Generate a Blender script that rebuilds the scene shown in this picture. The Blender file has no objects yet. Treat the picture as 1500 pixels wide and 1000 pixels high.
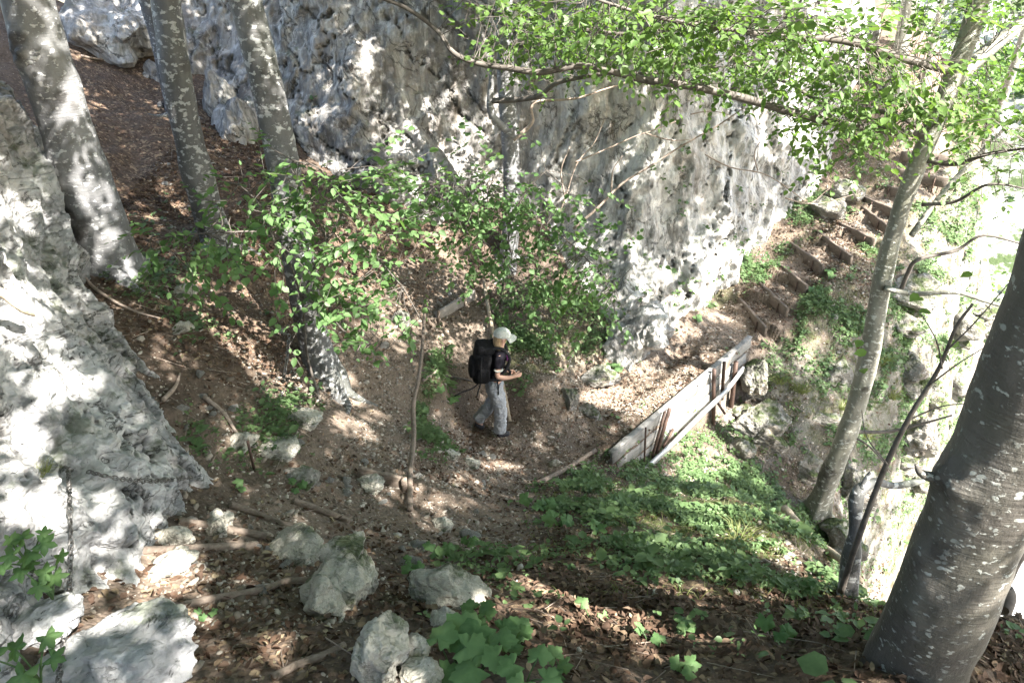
import bpy, math, random
import numpy as np
from mathutils import Vector, Matrix
from mathutils.bvhtree import BVHTree

random.seed(5)
rng = np.random.default_rng(11)
scene = bpy.context.scene
COL = scene.collection

# ------------------------------------------------------------------ camera geometry
F = 1050.0
TH = math.radians(30)
CZ = 6.3
SN, CS = math.sin(TH), math.cos(TH)


def W(u, v, Y=None, d=None, z=None):
    """photo pixel + a distance (Y forward, d along the axis) or a height z -> world point"""
    a = (u - 750) / F
    b = -(v - 500) / F
    yy = b * SN + CS
    zz = b * CS - SN
    if d is None:
        d = Y / yy if Y is not None else (z - CZ) / zz
    return np.array([a * d, yy * d, CZ + zz * d])


def proj(P):
    P = np.asarray(P, float)
    x, y, z = P[..., 0], P[..., 1], P[..., 2] - CZ
    d = y * CS - z * SN
    up = y * SN + z * CS
    d = np.where(np.abs(d) < 1e-6, 1e-6, d)
    u = np.where(d > 0.05, 750 + F * x / d, -9999)
    v = np.where(d > 0.05, 500 - F * up / d, -9999)
    return u, v


SUN = np.array([0.50, -0.42, 0.76])
SUN /= np.linalg.norm(SUN)

# ------------------------------------------------------------------ noise
def _h(ix, iy, iz, s):
    with np.errstate(over='ignore'):
        n = (ix.astype(np.int64) * 374761393 + iy.astype(np.int64) * 668265263 + iz.astype(np.int64) * 2147483647 + s * 1274126177) & 0xFFFFFFFF
        n = ((n ^ (n >> 13)) * 1274126177) & 0xFFFFFFFF
        n = ((n ^ (n >> 16)) * 2246822519) & 0xFFFFFFFF
        n = n ^ (n >> 15)
    return (n & 0xFFFFFF) / float(0x1000000)


def vnoise(p, s=0):
    i = np.floor(p).astype(np.int64)
    f = p - i
    f = f * f * f * (f * (f * 6 - 15) + 10)
    r = 0
    for dx in (0, 1):
        wx = f[:, 0] if dx else 1 - f[:, 0]
        for dy in (0, 1):
            wy = f[:, 1] if dy else 1 - f[:, 1]
            for dz in (0, 1):
                wz = f[:, 2] if dz else 1 - f[:, 2]
                r = r + wx * wy * wz * _h(i[:, 0] + dx, i[:, 1] + dy, i[:, 2] + dz, s)
    return r * 2 - 1


def fbm(p, o=4, s=0, g=.5):
    r = 0
    a = 1
    for k in range(o):
        r = r + a * vnoise(p * (2.03 ** k) + 17.3 * k, s + k)
        a *= g
    return r


def ridged(p, o=4, s=0):
    r = 0
    a = 1
    for k in range(o):
        r = r + a * (1 - 2 * np.abs(vnoise(p * (2.1 ** k) + 7.7 * k, s + k)))
        a *= .5
    return r


def facets(p, s=0, k=1.):
    """fractured faces: lower envelope of one tilted shallow bowl per jittered cell, so flat faces meet at sharp edges"""
    i = np.floor(p).astype(np.int64)
    best = np.full(len(p), 9e9)
    sec = np.full(len(p), 9e9)
    for dx in (-1, 0, 1):
        for dy in (-1, 0, 1):
            for dz in (-1, 0, 1):
                c = i + np.array([dx, dy, dz])
                q = p - c - np.stack([_h(c[:, 0], c[:, 1], c[:, 2], s + j) for j in (1, 2, 3)], 1)
                t = np.stack([_h(c[:, 0], c[:, 1], c[:, 2], s + j) for j in (4, 5, 6)], 1) * 2 - 1
                w = k * (q * q).sum(1) + 1.1 * (q * t).sum(1) + .3 * _h(c[:, 0], c[:, 1], c[:, 2], s + 7)
                sec = np.where(w < best, best, np.minimum(sec, w))
                best = np.minimum(best, w)
    return best - .1, sec - best


def sstep(a, b, x):
    t = np.clip((x - a) / (b - a), 0, 1)
    return t * t * (3 - 2 * t)


# ------------------------------------------------------------------ mesh helpers
def mk(name, V, faces, mat=None, parent=None, smooth=True, attrs=None):
    V = np.asarray(V, np.float32)
    me = bpy.data.meshes.new(name)
    faces = [np.asarray(f, np.int32) for f in faces if len(f)]
    li = np.concatenate([f.ravel() for f in faces])
    tot = np.concatenate([np.full(len(f), f.shape[1], np.int32) for f in faces])
    st = np.concatenate([[0], np.cumsum(tot)[:-1]]).astype(np.int32)
    me.vertices.add(len(V))
    me.vertices.foreach_set('co', V.ravel())
    me.loops.add(len(li))
    me.loops.foreach_set('vertex_index', li)
    me.polygons.add(len(tot))
    me.polygons.foreach_set('loop_start', st)
    me.polygons.foreach_set('loop_total', tot)
    me.update(calc_edges=True)
    me.validate()
    if smooth:
        me.polygons.foreach_set('use_smooth', np.ones(len(me.polygons), bool))
    for k, a in (attrs or {}).items():
        at = me.attributes.new(k, 'FLOAT', 'POINT')
        at.data.foreach_set('value', np.asarray(a, np.float32))
    o = bpy.data.objects.new(name, me)
    COL.objects.link(o)
    if mat:
        me.materials.append(mat)
    if parent:
        o.parent = parent
        o.location = -parent.location
    return o


def thing(name, label, cat, loc=(0, 0, 0), group=None):
    o = bpy.data.objects.new(name, None)
    o.empty_display_size = .1
    COL.objects.link(o)
    o.location = [float(c) for c in loc]
    return tag(o, label, cat, group)


def tag(o, label=None, cat=None, group=None, kind=None):
    if label: o['label'] = label
    if cat: o['category'] = cat
    if group: o['group'] = group
    if kind: o['kind'] = kind
    return o


class MB:
    def __init__(s):
        s.V = []; s.Fq = []; s.Ft = []; s.n = 0; s.r = []

    def add(s, V, q=None, t=None, r=0.):
        V = np.asarray(V, float)
        s.V.append(V)
        if q is not None and len(q): s.Fq.append(np.asarray(q, int) + s.n)
        if t is not None and len(t): s.Ft.append(np.asarray(t, int) + s.n)
        s.r.append(np.broadcast_to(np.asarray(r, float), (len(V),)))
        s.n += len(V)
        return s

    def build(s, name, mat, parent=None, smooth=True):
        fs = []
        if s.Fq: fs.append(np.concatenate(s.Fq))
        if s.Ft: fs.append(np.concatenate(s.Ft))
        return mk(name, np.concatenate(s.V), fs, mat, parent, smooth, {'rnd': np.concatenate(s.r)})


def catmull(P, n):
    P = np.asarray(P, float)
    Q = np.concatenate([[2 * P[0] - P[1]], P, [2 * P[-1] - P[-2]]])
    out = []
    for i in range(len(P) - 1):
        p0, p1, p2, p3 = Q[i:i + 4]
        t = np.linspace(0, 1, n, endpoint=False)[:, None]
        out.append(.5 * (2 * p1 + (p2 - p0) * t + (2 * p0 - 5 * p1 + 4 * p2 - p3) * t ** 2 + (3 * p1 - p0 - 3 * p2 + p3) * t ** 3))
    out.append(P[-1:])
    return np.concatenate(out)


def tube(P, R, sides=10, sub=6, rough=0., rs=3., seed=0, fn=None):
    """swept tapered limb; P (n,3), R (n,)"""
    P = np.asarray(P, float)
    R = np.asarray(R, float)
    C = catmull(np.column_stack([P, R]), sub) if sub > 1 else np.column_stack([P, R])
    P, R = C[:, :3], np.maximum(C[:, 3], .0012)
    T = np.gradient(P, axis=0)
    T /= np.linalg.norm(T, axis=1)[:, None] + 1e-9
    ref = np.array([0, 0, 1.]) if abs(T[0, 2]) < .8 else np.array([0, 1., 0])
    N = []
    n = np.cross(T[0], ref)
    n /= np.linalg.norm(n)
    for t in T:
        n = n - t * n.dot(t)
        n /= np.linalg.norm(n) + 1e-9
        N.append(n)
    N = np.array(N)
    B = np.cross(T, N)
    a = np.linspace(0, 2 * np.pi, sides, endpoint=False)
    ca, sa = np.cos(a), np.sin(a)
    dirs = N[:, None, :] * ca[None, :, None] + B[:, None, :] * sa[None, :, None]
    rad = R[:, None] * np.ones(sides)[None]
    V = P[:, None, :] + dirs * rad[..., None]
    if rough:
        q = V.reshape(-1, 3)
        nz = fbm(q * rs, 3, seed)
        rad = rad * (1 + rough * nz.reshape(rad.shape))
    if fn is not None:
        rad = rad * fn(P, a)
    V = P[:, None, :] + dirs * rad[..., None]
    m = len(P)
    idx = np.arange(m * sides).reshape(m, sides)
    q = np.stack([idx[:-1], np.roll(idx[:-1], -1, 1), np.roll(idx[1:], -1, 1), idx[1:]], -1).reshape(-1, 4)
    V = np.concatenate([V.reshape(-1, 3), P[:1], P[-1:]])
    k0, k1 = m * sides, m * sides + 1
    t = np.concatenate([np.stack([np.full(sides, k0), np.roll(idx[0], -1), idx[0]], 1),
                        np.stack([np.full(sides, k1), idx[-1], np.roll(idx[-1], -1)], 1)])
    return V, q, t


def nrm(a):
    return a / (np.linalg.norm(a, axis=-1, keepdims=True) + 1e-9)


LEAF = np.array([[0, 0], [.22, -.30], [.58, -.33], [1, 0], [.58, .33], [.22, .30]])


def leaves(P, T, Nn, L, wid=1., fold=.12, curl=.1):
    """one folded two-quad leaf per row"""
    n = len(P)
    T = nrm(T)
    S = nrm(np.cross(Nn, T))
    Nn = np.cross(T, S)
    L = np.broadcast_to(L, (n,))[:, None, None]
    wid = np.broadcast_to(wid, (n,))[:, None, None]
    a = LEAF[None, :, 0:1]
    b = LEAF[None, :, 1:2]
    fold = np.broadcast_to(fold, (n,))[:, None, None]
    h = fold * np.abs(b) * 2 - curl * a * a
    V = P[:, None] + L * (T[:, None] * a + S[:, None] * b * wid + Nn[:, None] * h)
    base = (np.arange(n) * 6)[:, None]
    q = np.concatenate([base + np.array([0, 1, 2, 3]), base + np.array([0, 3, 4, 5])])
    return V.reshape(-1, 3), q


def prisms(A, B, ra, rb):
    """thin three-sided twigs from A to B"""
    n = len(A)
    T = nrm(B - A)
    r = np.where(np.abs(T[:, 2:3]) < .8, [[0, 0, 1.]], [[1., 0, 0]])
    X = nrm(np.cross(T, r))
    Y = np.cross(T, X)
    V = []
    for P, rr in ((A, ra), (B, rb)):
        rr = np.broadcast_to(rr, (n,))[:, None]
        for k in range(3):
            V.append(P + rr * (X * math.cos(k * 2.0944) + Y * math.sin(k * 2.0944)))
    V = np.stack(V, 1).reshape(-1, 3)
    b = (np.arange(n) * 6)[:, None]
    q = np.concatenate([b + np.array([k, (k + 1) % 3, 3 + (k + 1) % 3, 3 + k]) for k in range(3)])
    return V, q


def lit_at(P):
    """how sunny the place is on which a leaf at P would throw its shadow"""
    H = np.full((len(P), 3), -9e3)
    sd = Vector((-SUN).tolist())
    for i, p in enumerate(P):
        h = BV.ray_cast(Vector(p), sd, 40)
        if h[0] is not None: H[i] = h[0]
    u, v = proj(H)
    return blobs(u, v, LIT)


def sprays(O, D, k=12, step=.045, L=.075, mb=None, tw=None, jit=.3, sparse=.0, thr=.62):
    """flat alternate-leaved beech sprays starting at O along D"""
    n = len(O)
    D = nrm(D)
    up = nrm(np.array([0, 0, 1.]) + rng.normal(0, jit, (n, 3)))
    Sd = nrm(np.cross(up, D))
    lens = step * rng.uniform(.7, 1.3, n)
    sr = rng.uniform(0, 1, n)
    bend = rng.uniform(-.25, .15, n)
    for i in range(k):
        t = (i + .5) * lens
        P = O + D * t[:, None] + up * (bend * (t ** 2) / (k * lens))[:, None]
        sgn = 1 if i % 2 else -1
        last = i == k - 1
        ang = rng.normal(0.15 if last else .85, .22, n) * sgn
        T = D * np.cos(ang)[:, None] + Sd * np.sin(ang)[:, None] + rng.normal(0, .12, (n, 3)) - np.array([0, 0, .15])
        Nn = nrm(up + rng.normal(0, .28, (n, 3)))
        ll = L * rng.uniform(.5, 1.2, n) * (1 - .35 * (i / k) ** 3)
        keep = (rng.uniform(0, 1, n) > sparse) & (lit_at(P + T * L * .5) < rng.uniform(thr, thr + .3, n))
        V, q = leaves(P[keep], T[keep], Nn[keep], ll[keep], rng.uniform(.8, 1.2, keep.sum()), rng.uniform(-.05, .3, keep.sum()), .15)
        if len(q):
            mb.add(V, q, r=np.repeat(np.clip(sr[keep] * .6 + rng.uniform(0, .4, keep.sum()), 0, 1), 6))
    if tw is not None:
        E = O + D * ((k - .5) * lens)[:, None] + up * (bend * lens * k)[:, None]
        M = O + D * ((k * .5) * lens)[:, None] + up * (bend * lens * k * .25)[:, None]
        V, q = prisms(O, M, .0032, .0024); tw.add(V, q)
        V, q = prisms(M, E, .0024, .001); tw.add(V, q)


def tps(P, val, lam=1e-4):
    P = np.asarray(P, float)
    n = len(P)
    K = np.linalg.norm(P[:, None] - P[None], axis=-1)
    A = np.zeros((n + 3, n + 3))
    A[:n, :n] = -K - lam * np.eye(n)
    A[:n, n] = 1; A[:n, n + 1:] = P
    A[n, :n] = 1; A[n + 1:, :n] = P.T
    w = np.linalg.solve(A, np.concatenate([val, np.zeros(3)]))

    def f(Q):
        out = np.empty(len(Q))
        for i in range(0, len(Q), 20000):
            q = Q[i:i + 20000]
            out[i:i + 20000] = -np.linalg.norm(q[:, None] - P[None], axis=-1) @ w[:n] + w[n] + q @ w[n + 1:]
        return out
    return f


def seg_dist(X, pl):
    """distance of points X (n,2) to the polyline pl"""
    best = np.full(len(X), 9e9)
    for a, b in zip(pl[:-1], pl[1:]):
        ab = b - a
        t = np.clip(((X - a) @ ab) / (ab @ ab + 1e-9), 0, 1)
        best = np.minimum(best, np.linalg.norm(X - (a + t[:, None] * ab), axis=1))
    return best


# ------------------------------------------------------------------ materials
def newmat(name):
    m = bpy.data.materials.new(name)
    m.use_nodes = True
    nt = m.node_tree
    for n in list(nt.nodes): nt.nodes.remove(n)
    out = nt.nodes.new('ShaderNodeOutputMaterial')
    return m, nt, out


class G:
    """tiny node-graph helper"""
    def __init__(s, nt): s.nt = nt

    def n(s, t, **kw):
        x = s.nt.nodes.new(t)
        for k, v in kw.items():
            setattr(x, k, v)
        return x

    def put(s, sock, v):
        if hasattr(v, 'is_output'): s.nt.links.new(v, sock)
        elif isinstance(v, (tuple, list)) and len(v) == 3 and sock.type == 'RGBA': sock.default_value = (*v, 1)
        else: sock.default_value = v

    def noise(s, vec, scale, detail=5, rough=.55, dist=0.):
        x = s.n('ShaderNodeTexNoise')
        s.put(x.inputs['Vector'], vec); x.inputs['Scale'].default_value = scale
        x.inputs['Detail'].default_value = detail; x.inputs['Roughness'].default_value = rough
        x.inputs['Distortion'].default_value = dist
        return x.outputs['Fac']

    def vor(s, vec, scale, feat='F1', out='Distance', rand=1.):
        x = s.n('ShaderNodeTexVoronoi', feature=feat)
        s.put(x.inputs['Vector'], vec); x.inputs['Scale'].default_value = scale
        x.inputs['Randomness'].default_value = rand
        return x.outputs[out]

    def map(s, vec, scale=(1, 1, 1), rot=(0, 0, 0)):
        x = s.n('ShaderNodeMapping')
        s.put(x.inputs['Vector'], vec)
        x.inputs['Scale'].default_value = scale; x.inputs['Rotation'].default_value = rot
        return x.outputs[0]

    def ramp(s, f, lo, hi, a=0., b=1.):
        x = s.n('ShaderNodeMapRange', clamp=True)
        s.put(x.inputs[0], f)
        x.inputs[1].default_value = lo; x.inputs[2].default_value = hi
        x.inputs[3].default_value = a; x.inputs[4].default_value = b
        return x.outputs[0]

    def mix(s, f, a, b, mode='MIX'):
        x = s.n('ShaderNodeMix', data_type='RGBA', blend_type=mode)
        s.put(x.inputs[0], f); s.put(x.inputs[6], a); s.put(x.inputs[7], b)
        return x.outputs[2]

    def math(s, op, a, b=0.):
        x = s.n('ShaderNodeMath', operation=op)
        s.put(x.inputs[0], a); s.put(x.inputs[1], b)
        return x.outputs[0]

    def attr(s, name):
        return s.n('ShaderNodeAttribute', attribute_name=name).outputs['Fac']

    def obj(s):
        return s.n('ShaderNodeTexCoord').outputs['Object']

    def bump(s, h, st=.5, dist=.02, nrm_=None):
        x = s.n('ShaderNodeBump')
        s.put(x.inputs['Height'], h); x.inputs['Strength'].default_value = st; x.inputs['Distance'].default_value = dist
        if nrm_ is not None: s.put(x.inputs['Normal'], nrm_)
        return x.outputs[0]

    def bsdf(s, col, rough=.8, nrm_=None, spec=.3, metal=0.):
        x = s.n('ShaderNodeBsdfPrincipled')
        s.put(x.inputs['Base Color'], col); s.put(x.inputs['Roughness'], rough)
        x.inputs['Specular IOR Level'].default_value = spec; x.inputs['Metallic'].default_value = metal
        if nrm_ is not None: s.put(x.inputs['Normal'], nrm_)
        return x.outputs[0]


def _rock(name, lo=(.20, .20, .21), hi=(.50, .49, .47), rust=.25, lichen=.62, moss=.5, strata=(1, 1, 1), rot=(0, 0, 0), bs=1., mosscol=(.06, .085, .025), zone=None):
    m, nt, out = newmat(name)
    g = G(nt)
    p = g.obj()
    q = g.map(p, strata, rot)
    n1 = g.noise(q, 1.1, 9, .62, .4)
    c = g.mix(g.ramp(n1, .34, .62), lo, hi)
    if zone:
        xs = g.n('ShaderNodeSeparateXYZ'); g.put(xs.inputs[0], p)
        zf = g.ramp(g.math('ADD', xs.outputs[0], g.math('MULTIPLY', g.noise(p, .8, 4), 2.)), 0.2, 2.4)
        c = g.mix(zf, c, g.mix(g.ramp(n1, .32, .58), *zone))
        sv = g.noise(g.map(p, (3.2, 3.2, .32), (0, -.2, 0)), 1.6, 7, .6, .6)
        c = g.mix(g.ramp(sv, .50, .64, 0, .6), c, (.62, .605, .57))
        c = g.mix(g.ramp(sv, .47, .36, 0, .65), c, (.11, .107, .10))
    n2 = g.noise(g.map(p, (1.6, 1.6, .5), (0, .3, 0)), 1.4, 6, .6)
    c = g.mix(g.ramp(n2, .52, .72, 0, rust), c, (.30, .22, .155))
    n6 = g.noise(p, 5.5, 8, .7)
    c = g.mix(g.ramp(n6, .5, .7, 0, .55), c, (.13, .135, .14))
    n7 = g.noise(q, 9., 8, .7)
    c = g.mix(g.ramp(n7, .55, .68, 0, .6), c, (.62, .61, .59))
    n3 = g.noise(p, 13, 7, .72, .6)
    c = g.mix(g.ramp(n3, lichen, lichen + .05, 0, .85), c, (.045, .045, .042))
    cn = g.noise(g.map(q, (1, 1, 1.7), (.3, .5, 0)), 1.3 * bs, 7, .6, 1.2)
    crk = g.math('ABSOLUTE', g.math('SUBTRACT', cn, .5))
    crm = g.math('MULTIPLY', g.ramp(crk, .0, .016, 1, 0), g.ramp(g.noise(p, 1.9, 4), .42, .54))
    c = g.mix(g.math('MULTIPLY', crm, .75), c, (.05, .047, .042))
    geo = g.n('ShaderNodeNewGeometry')
    sx = g.n('ShaderNodeSeparateXYZ'); g.put(sx.inputs[0], geo.outputs['Normal'])
    mm = g.math('MULTIPLY', g.ramp(sx.outputs[2], .15, .75), g.ramp(g.noise(p, 2.3, 7, .7), .60 - .14 * moss, .66 - .1 * moss))
    c = g.mix(g.math('MULTIPLY', mm, min(.9, moss * 1.1)), c, mosscol)
    c = g.mix(g.math('MULTIPLY', g.attr('crack'), .8), c, (.05, .045, .036))
    h = g.math('ADD', g.math('MULTIPLY', g.noise(q, 6 * bs, 10, .68, .3), 1.), g.math('MULTIPLY', crm, -.3))
    fv = g.vor(g.mix(.08, g.map(q, (1, 1, 1.4)), g.n('ShaderNodeTexNoise').outputs['Color']), 11 * bs, 'F1')
    fv2 = g.vor(g.mix(.05, q, g.n('ShaderNodeTexNoise').outputs['Color']), 29, 'F1')
    h2 = g.math('ADD', g.math('ADD', h, g.math('MULTIPLY', fv, -.55)), g.math('ADD', g.math('MULTIPLY', g.noise(p, 34, 6, .7), .22), g.math('MULTIPLY', fv2, -.2)))
    b = g.bump(h2, 1., .05)
    nt.links.new(g.bsdf(c, .88, b, .2), out.inputs[0])
    return m


def m_bark(name, base=(.12, .11, .105), light=(.42, .42, .41), amt=.5, warm=0., green=.35, bs=1.):
    m, nt, out = newmat(name)
    g = G(nt)
    p = g.obj()
    c = g.mix(g.ramp(g.noise(g.map(p, (3, 3, .8)), 2.2, 6, .6), .35, .65), tuple(x * .7 for x in base), tuple(x * 1.35 for x in base))
    c = g.mix(g.ramp(g.noise(p, 1.7, 5, .6), .45, .7, 0, green), c, (.085, .095, .055))
    # lichen: irregular pale blotches, wider than tall
    v = g.noise(g.map(p, (1, 1, 1.5)), 14 * bs, 5, .55, .1)
    w = g.noise(p, 1.9, 3, .5)
    l = g.math('MULTIPLY', g.ramp(v, .62 - amt * .10, .66 - amt * .10), g.ramp(w, .36 - .2 * amt, .52 - .2 * amt))
    c = g.mix(g.math('MULTIPLY', l, .85), c, light)
    v2 = g.vor(g.map(p, (1, 1, 1.6)), 24, 'F1')
    c = g.mix(g.math('MULTIPLY', g.ramp(v2, .10, .2, .8, 0), g.ramp(g.noise(p, 6, 3), .46, .6)), c, light)
    v3 = g.vor(g.mix(.1, g.map(p, (1, 1, 1.5)), g.n('ShaderNodeTexNoise').outputs['Color']), 9 * bs, 'F1')
    c = g.mix(g.math('MULTIPLY', g.ramp(v3, .18, .24, .8, 0), g.ramp(g.noise(p, 3.1, 4), .50 - .12 * amt, .56)), c, tuple(x * .92 for x in light))
    lent = g.noise(g.map(p, (6, 6, 60)), 1., 4, .6)
    c = g.mix(g.ramp(lent, .62, .72, 0, .35), c, tuple(x * .45 for x in base))
    c = g.mix(g.math('MULTIPLY', g.attr('rnd'), .9), c, (.022, .017, .014))
    wr = g.noise(g.map(p, (2, 2, 14)), 1.6, 6, .65, .8)
    h = g.math('ADD', g.math('ADD', g.math('MULTIPLY', l, .25), g.math('MULTIPLY', wr, .2)), g.math('ADD', g.noise(g.map(p, (1, 1, .6)), 9, 8, .65), g.math('MULTIPLY', lent, .35)))
    nt.links.new(g.bsdf(c, .58, g.bump(h, .9, .02), .4), out.inputs[0])
    return m


def m_leaf(name, dark, light, trans=.45, tint=(1.25, 1.25, .55), spec=.35, rough=.5):
    m, nt, out = newmat(name)
    g = G(nt)
    r = g.attr('rnd')
    c = g.mix(g.ramp(r, 0, 1), dark, light)
    c = g.mix(g.ramp(g.noise(g.obj(), 30, 3), .4, .7, 0, .3), c, tuple(x * 1.35 for x in light))
    b = g.bsdf(c, rough, None, spec)
    t = g.n('ShaderNodeBsdfTranslucent')
    g.put(t.inputs[0], g.mix(1., c, tint, 'MULTIPLY'))
    mx = g.n('ShaderNodeMixShader')
    mx.inputs[0].default_value = trans
    nt.links.new(b, mx.inputs[1]); nt.links.new(t.outputs[0], mx.inputs[2])
    nt.links.new(mx.outputs[0], out.inputs[0])
    return m


def m_ground():
    m, nt, out = newmat('forest_soil')
    g = G(nt)
    p = g.obj()
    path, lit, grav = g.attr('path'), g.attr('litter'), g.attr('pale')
    soil = g.mix(g.ramp(g.noise(p, 3, 8, .65), .3, .7), (.042, .032, .026), (.118, .09, .071))
    soil = g.mix(g.ramp(g.noise(p, 22, 6, .7), .45, .7, 0, .6), soil, (.165, .127, .10))
    soil = g.mix(g.math('MULTIPLY', path, g.ramp(g.noise(p, 2.1, 5), .25, .65, .25, .8)), soil, g.mix(g.noise(p, 28, 6, .7), (.12, .092, .072), (.26, .21, .17)))
    # litter: small flakes with their own tone
    vc = g.vor(g.map(p, (1, 1, .6)), 34, 'F1', 'Color')
    sp = g.n('ShaderNodeSeparateColor'); g.put(sp.inputs[0], vc)
    fl = g.mix(sp.outputs[0], (.052, .032, .022), (.175, .115, .08))
    fl = g.mix(g.ramp(sp.outputs[1], .78, .92), fl, (.33, .235, .15))
    c = g.mix(g.math('MULTIPLY', lit, g.ramp(g.noise(p, 7, 6, .7), .34, .56)), soil, fl)
    # grit and small chips of limestone
    vg = g.vor(p, 46, 'F1', 'Color')
    sg = g.n('ShaderNodeSeparateColor'); g.put(sg.inputs[0], vg)
    chip = g.math('MULTIPLY', g.math('GREATER_THAN', g.math('ADD', sg.outputs[0], g.math('MULTIPLY', grav, .33)), .93), g.ramp(g.vor(p, 46), .32, .22, 0, 1))
    c = g.mix(chip, c, g.mix(sg.outputs[1], (.22, .18, .14), (.46, .41, .34)))
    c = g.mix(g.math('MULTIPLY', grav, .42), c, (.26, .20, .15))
    ms = g.math('MULTIPLY', g.attr('green'), g.ramp(g.noise(p, 5, 7, .7), .38, .6))
    c = g.mix(ms, c, g.mix(g.noise(p, 18, 4), (.035, .05, .015), (.10, .12, .045)))
    rk = g.attr('rocky')
    rc = g.mix(g.ramp(g.noise(p, 2.2, 8, .65), .35, .65), (.14, .133, .12), (.36, .345, .315))
    c = g.mix(g.math('MULTIPLY', rk, g.ramp(g.noise(p, 4.3, 8, .7), .40, .50)), c, rc)
    h = g.math('ADD', g.noise(p, 15, 8, .7), g.math('MULTIPLY', g.math('SUBTRACT', 1., g.vor(p, 34)), .5))
    h = g.math('ADD', h, g.math('MULTIPLY', chip, .8))
    nt.links.new(g.bsdf(c, .93, g.bump(h, .9, .03), .15), out.inputs[0])
    return m


def m_wood(name, a, b, sc=(1, 1, 1), rough=.75, wear=None):
    m, nt, out = newmat(name)
    g = G(nt)
    p = g.obj()
    gr = g.noise(g.map(p, sc), 6, 7, .65, .3)
    c = g.mix(g.ramp(gr, .32, .68), a, b)
    c = g.mix(g.ramp(g.noise(p, 6, 6, .7), .5, .75, 0, .5), c, wear or tuple(x * .4 for x in a))
    nt.links.new(g.bsdf(c, rough, g.bump(g.math('ADD', gr, g.noise(p, 40, 4)), .5, .008), .25), out.inputs[0])
    return m


def m_plain(name, a, b, scale=8, rough=.7, metal=0., bump=.3, spec=.3, bd=.01):
    m, nt, out = newmat(name)
    g = G(nt)
    p = g.obj()
    n = g.noise(p, scale, 6, .6)
    c = g.mix(g.ramp(n, .3, .7), a, b)
    nt.links.new(g.bsdf(c, rough, g.bump(g.noise(p, scale * 3, 5, .6), bump, bd), spec, metal), out.inputs[0])
    return m


def m_rnd(name, cols, rough=.85):
    m, nt, out = newmat(name)
    g = G(nt)
    r = g.attr('rnd')
    x = g.n('ShaderNodeValToRGB')
    e = x.color_ramp.elements
    e[0].position = 0; e[0].color = (*cols[0], 1)
    e[1].position = 1; e[1].color = (*cols[-1], 1)
    for i, c in enumerate(cols[1:-1]):
        k = e.new((i + 1) / (len(cols) - 1)); k.color = (*c, 1)
    g.put(x.inputs[0], r)
    c = g.mix(g.ramp(g.noise(g.obj(), 25, 5, .6), .35, .7, 0, .5), x.outputs[0], tuple(q * .55 for q in cols[0]))
    nt.links.new(g.bsdf(c, rough, g.bump(g.noise(g.obj(), 60, 4), .4, .006), .2), out.inputs[0])
    return m


M = {}
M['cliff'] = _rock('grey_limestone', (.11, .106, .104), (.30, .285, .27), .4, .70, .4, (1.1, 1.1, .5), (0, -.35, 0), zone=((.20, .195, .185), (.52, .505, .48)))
M['slab'] = _rock('pale_limestone', (.21, .21, .218), (.54, .535, .525), .22, .605, .5, (1, 1, 1.6), (.4, .5, 0), 1.3)
M['boulder'] = _rock('boulder_limestone', (.32, .30, .255), (.62, .585, .50), .45, .63, .75, (1, 1, 1), (0, 0, 0), 2.0)
M['crag'] = _rock('mossy_limestone', (.12, .113, .10), (.34, .32, .285), .5, .62, 1.1, (1, 1, 1.4), (0, .3, 0), 1.5)
M['ground'] = m_ground()
M['bark'] = m_bark('beech_bark', (.085, .084, .084), (.38, .385, .38), .62)
M['bark_pale'] = m_bark('beech_bark_pale', (.15, .15, .155), (.45, .45, .455), .4, 0, .2)
M['bark_near'] = m_bark('beech_bark_near', (.074, .066, .057), (.33, .34, .31), .18, 0, .3, 1.7)
M['bark_right'] = m_bark('beech_bark_olive', (.17, .165, .135), (.46, .46, .41), .45, 0, .5)
M['twig'] = m_plain('dark_twig_bark', (.05, .042, .036), (.13, .115, .10), 14)
M['dead'] = m_wood('dead_branch_wood', (.20, .155, .125), (.34, .28, .235), (6, 6, 6))
M['leaf'] = m_leaf('beech_leaf', (.060, .120, .032), (.135, .215, .062), .52, (1.15, 1.2, .62))
M['leaf_shrub'] = m_leaf('shrub_leaf', (.062, .13, .045), (.135, .225, .085), .5, (1.15, 1.2, .65))
M['leaf_canopy'] = m_leaf('canopy_leaf', (.035, .09, .02), (.09, .17, .04), .42)
M['cover'] = m_leaf('ground_cover_leaf', (.05, .10, .036), (.135, .20, .085), .3, (1.2, 1.2, .6))
M['broad'] = m_leaf('broad_leaf', (.07, .14, .05), (.13, .215, .085), .28, (1.2, 1.25, .6), .25, .6)
M['grass'] = m_leaf('grass_blade', (.07, .11, .03), (.20, .22, .085), .35)
M['litter'] = m_rnd('dead_leaf', [(.045, .027, .018), (.11, .066, .043), (.085, .055, .04), (.19, .135, .09), (.29, .24, .155)])
M['gravel'] = m_rnd('limestone_chip', [(.12, .095, .075), (.22, .185, .15), (.32, .28, .235), (.45, .42, .37)])
M['stone'] = _rock('loose_limestone', (.33, .315, .29), (.58, .56, .52), .25, .7, .15, (1, 1, 1), (0, 0, 0), 4.)
M['board_white'] = m_wood('weathered_board', (.14, .136, .128), (.32, .31, .295), (1.2, 1.2, 22), .75, (.15, .14, .128))
M['board_brown'] = m_wood('brown_step_board', (.075, .06, .05), (.165, .135, .11), (2, 2, 22), .8)
M['log'] = m_wood('weathered_log', (.11, .085, .068), (.235, .19, .155), (4, 4, 10), .85)
M['pole'] = m_wood('peeled_pole', (.26, .21, .155), (.44, .37, .28), (8, 8, 2), .8)
M['greyboard'] = m_wood('grey_board', (.20, .18, .165), (.33, .30, .275), (2, 12, 12), .8)
M['steel'] = m_plain('rusty_steel', (.05, .034, .028), (.11, .07, .055), 30, .6, .4)
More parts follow.
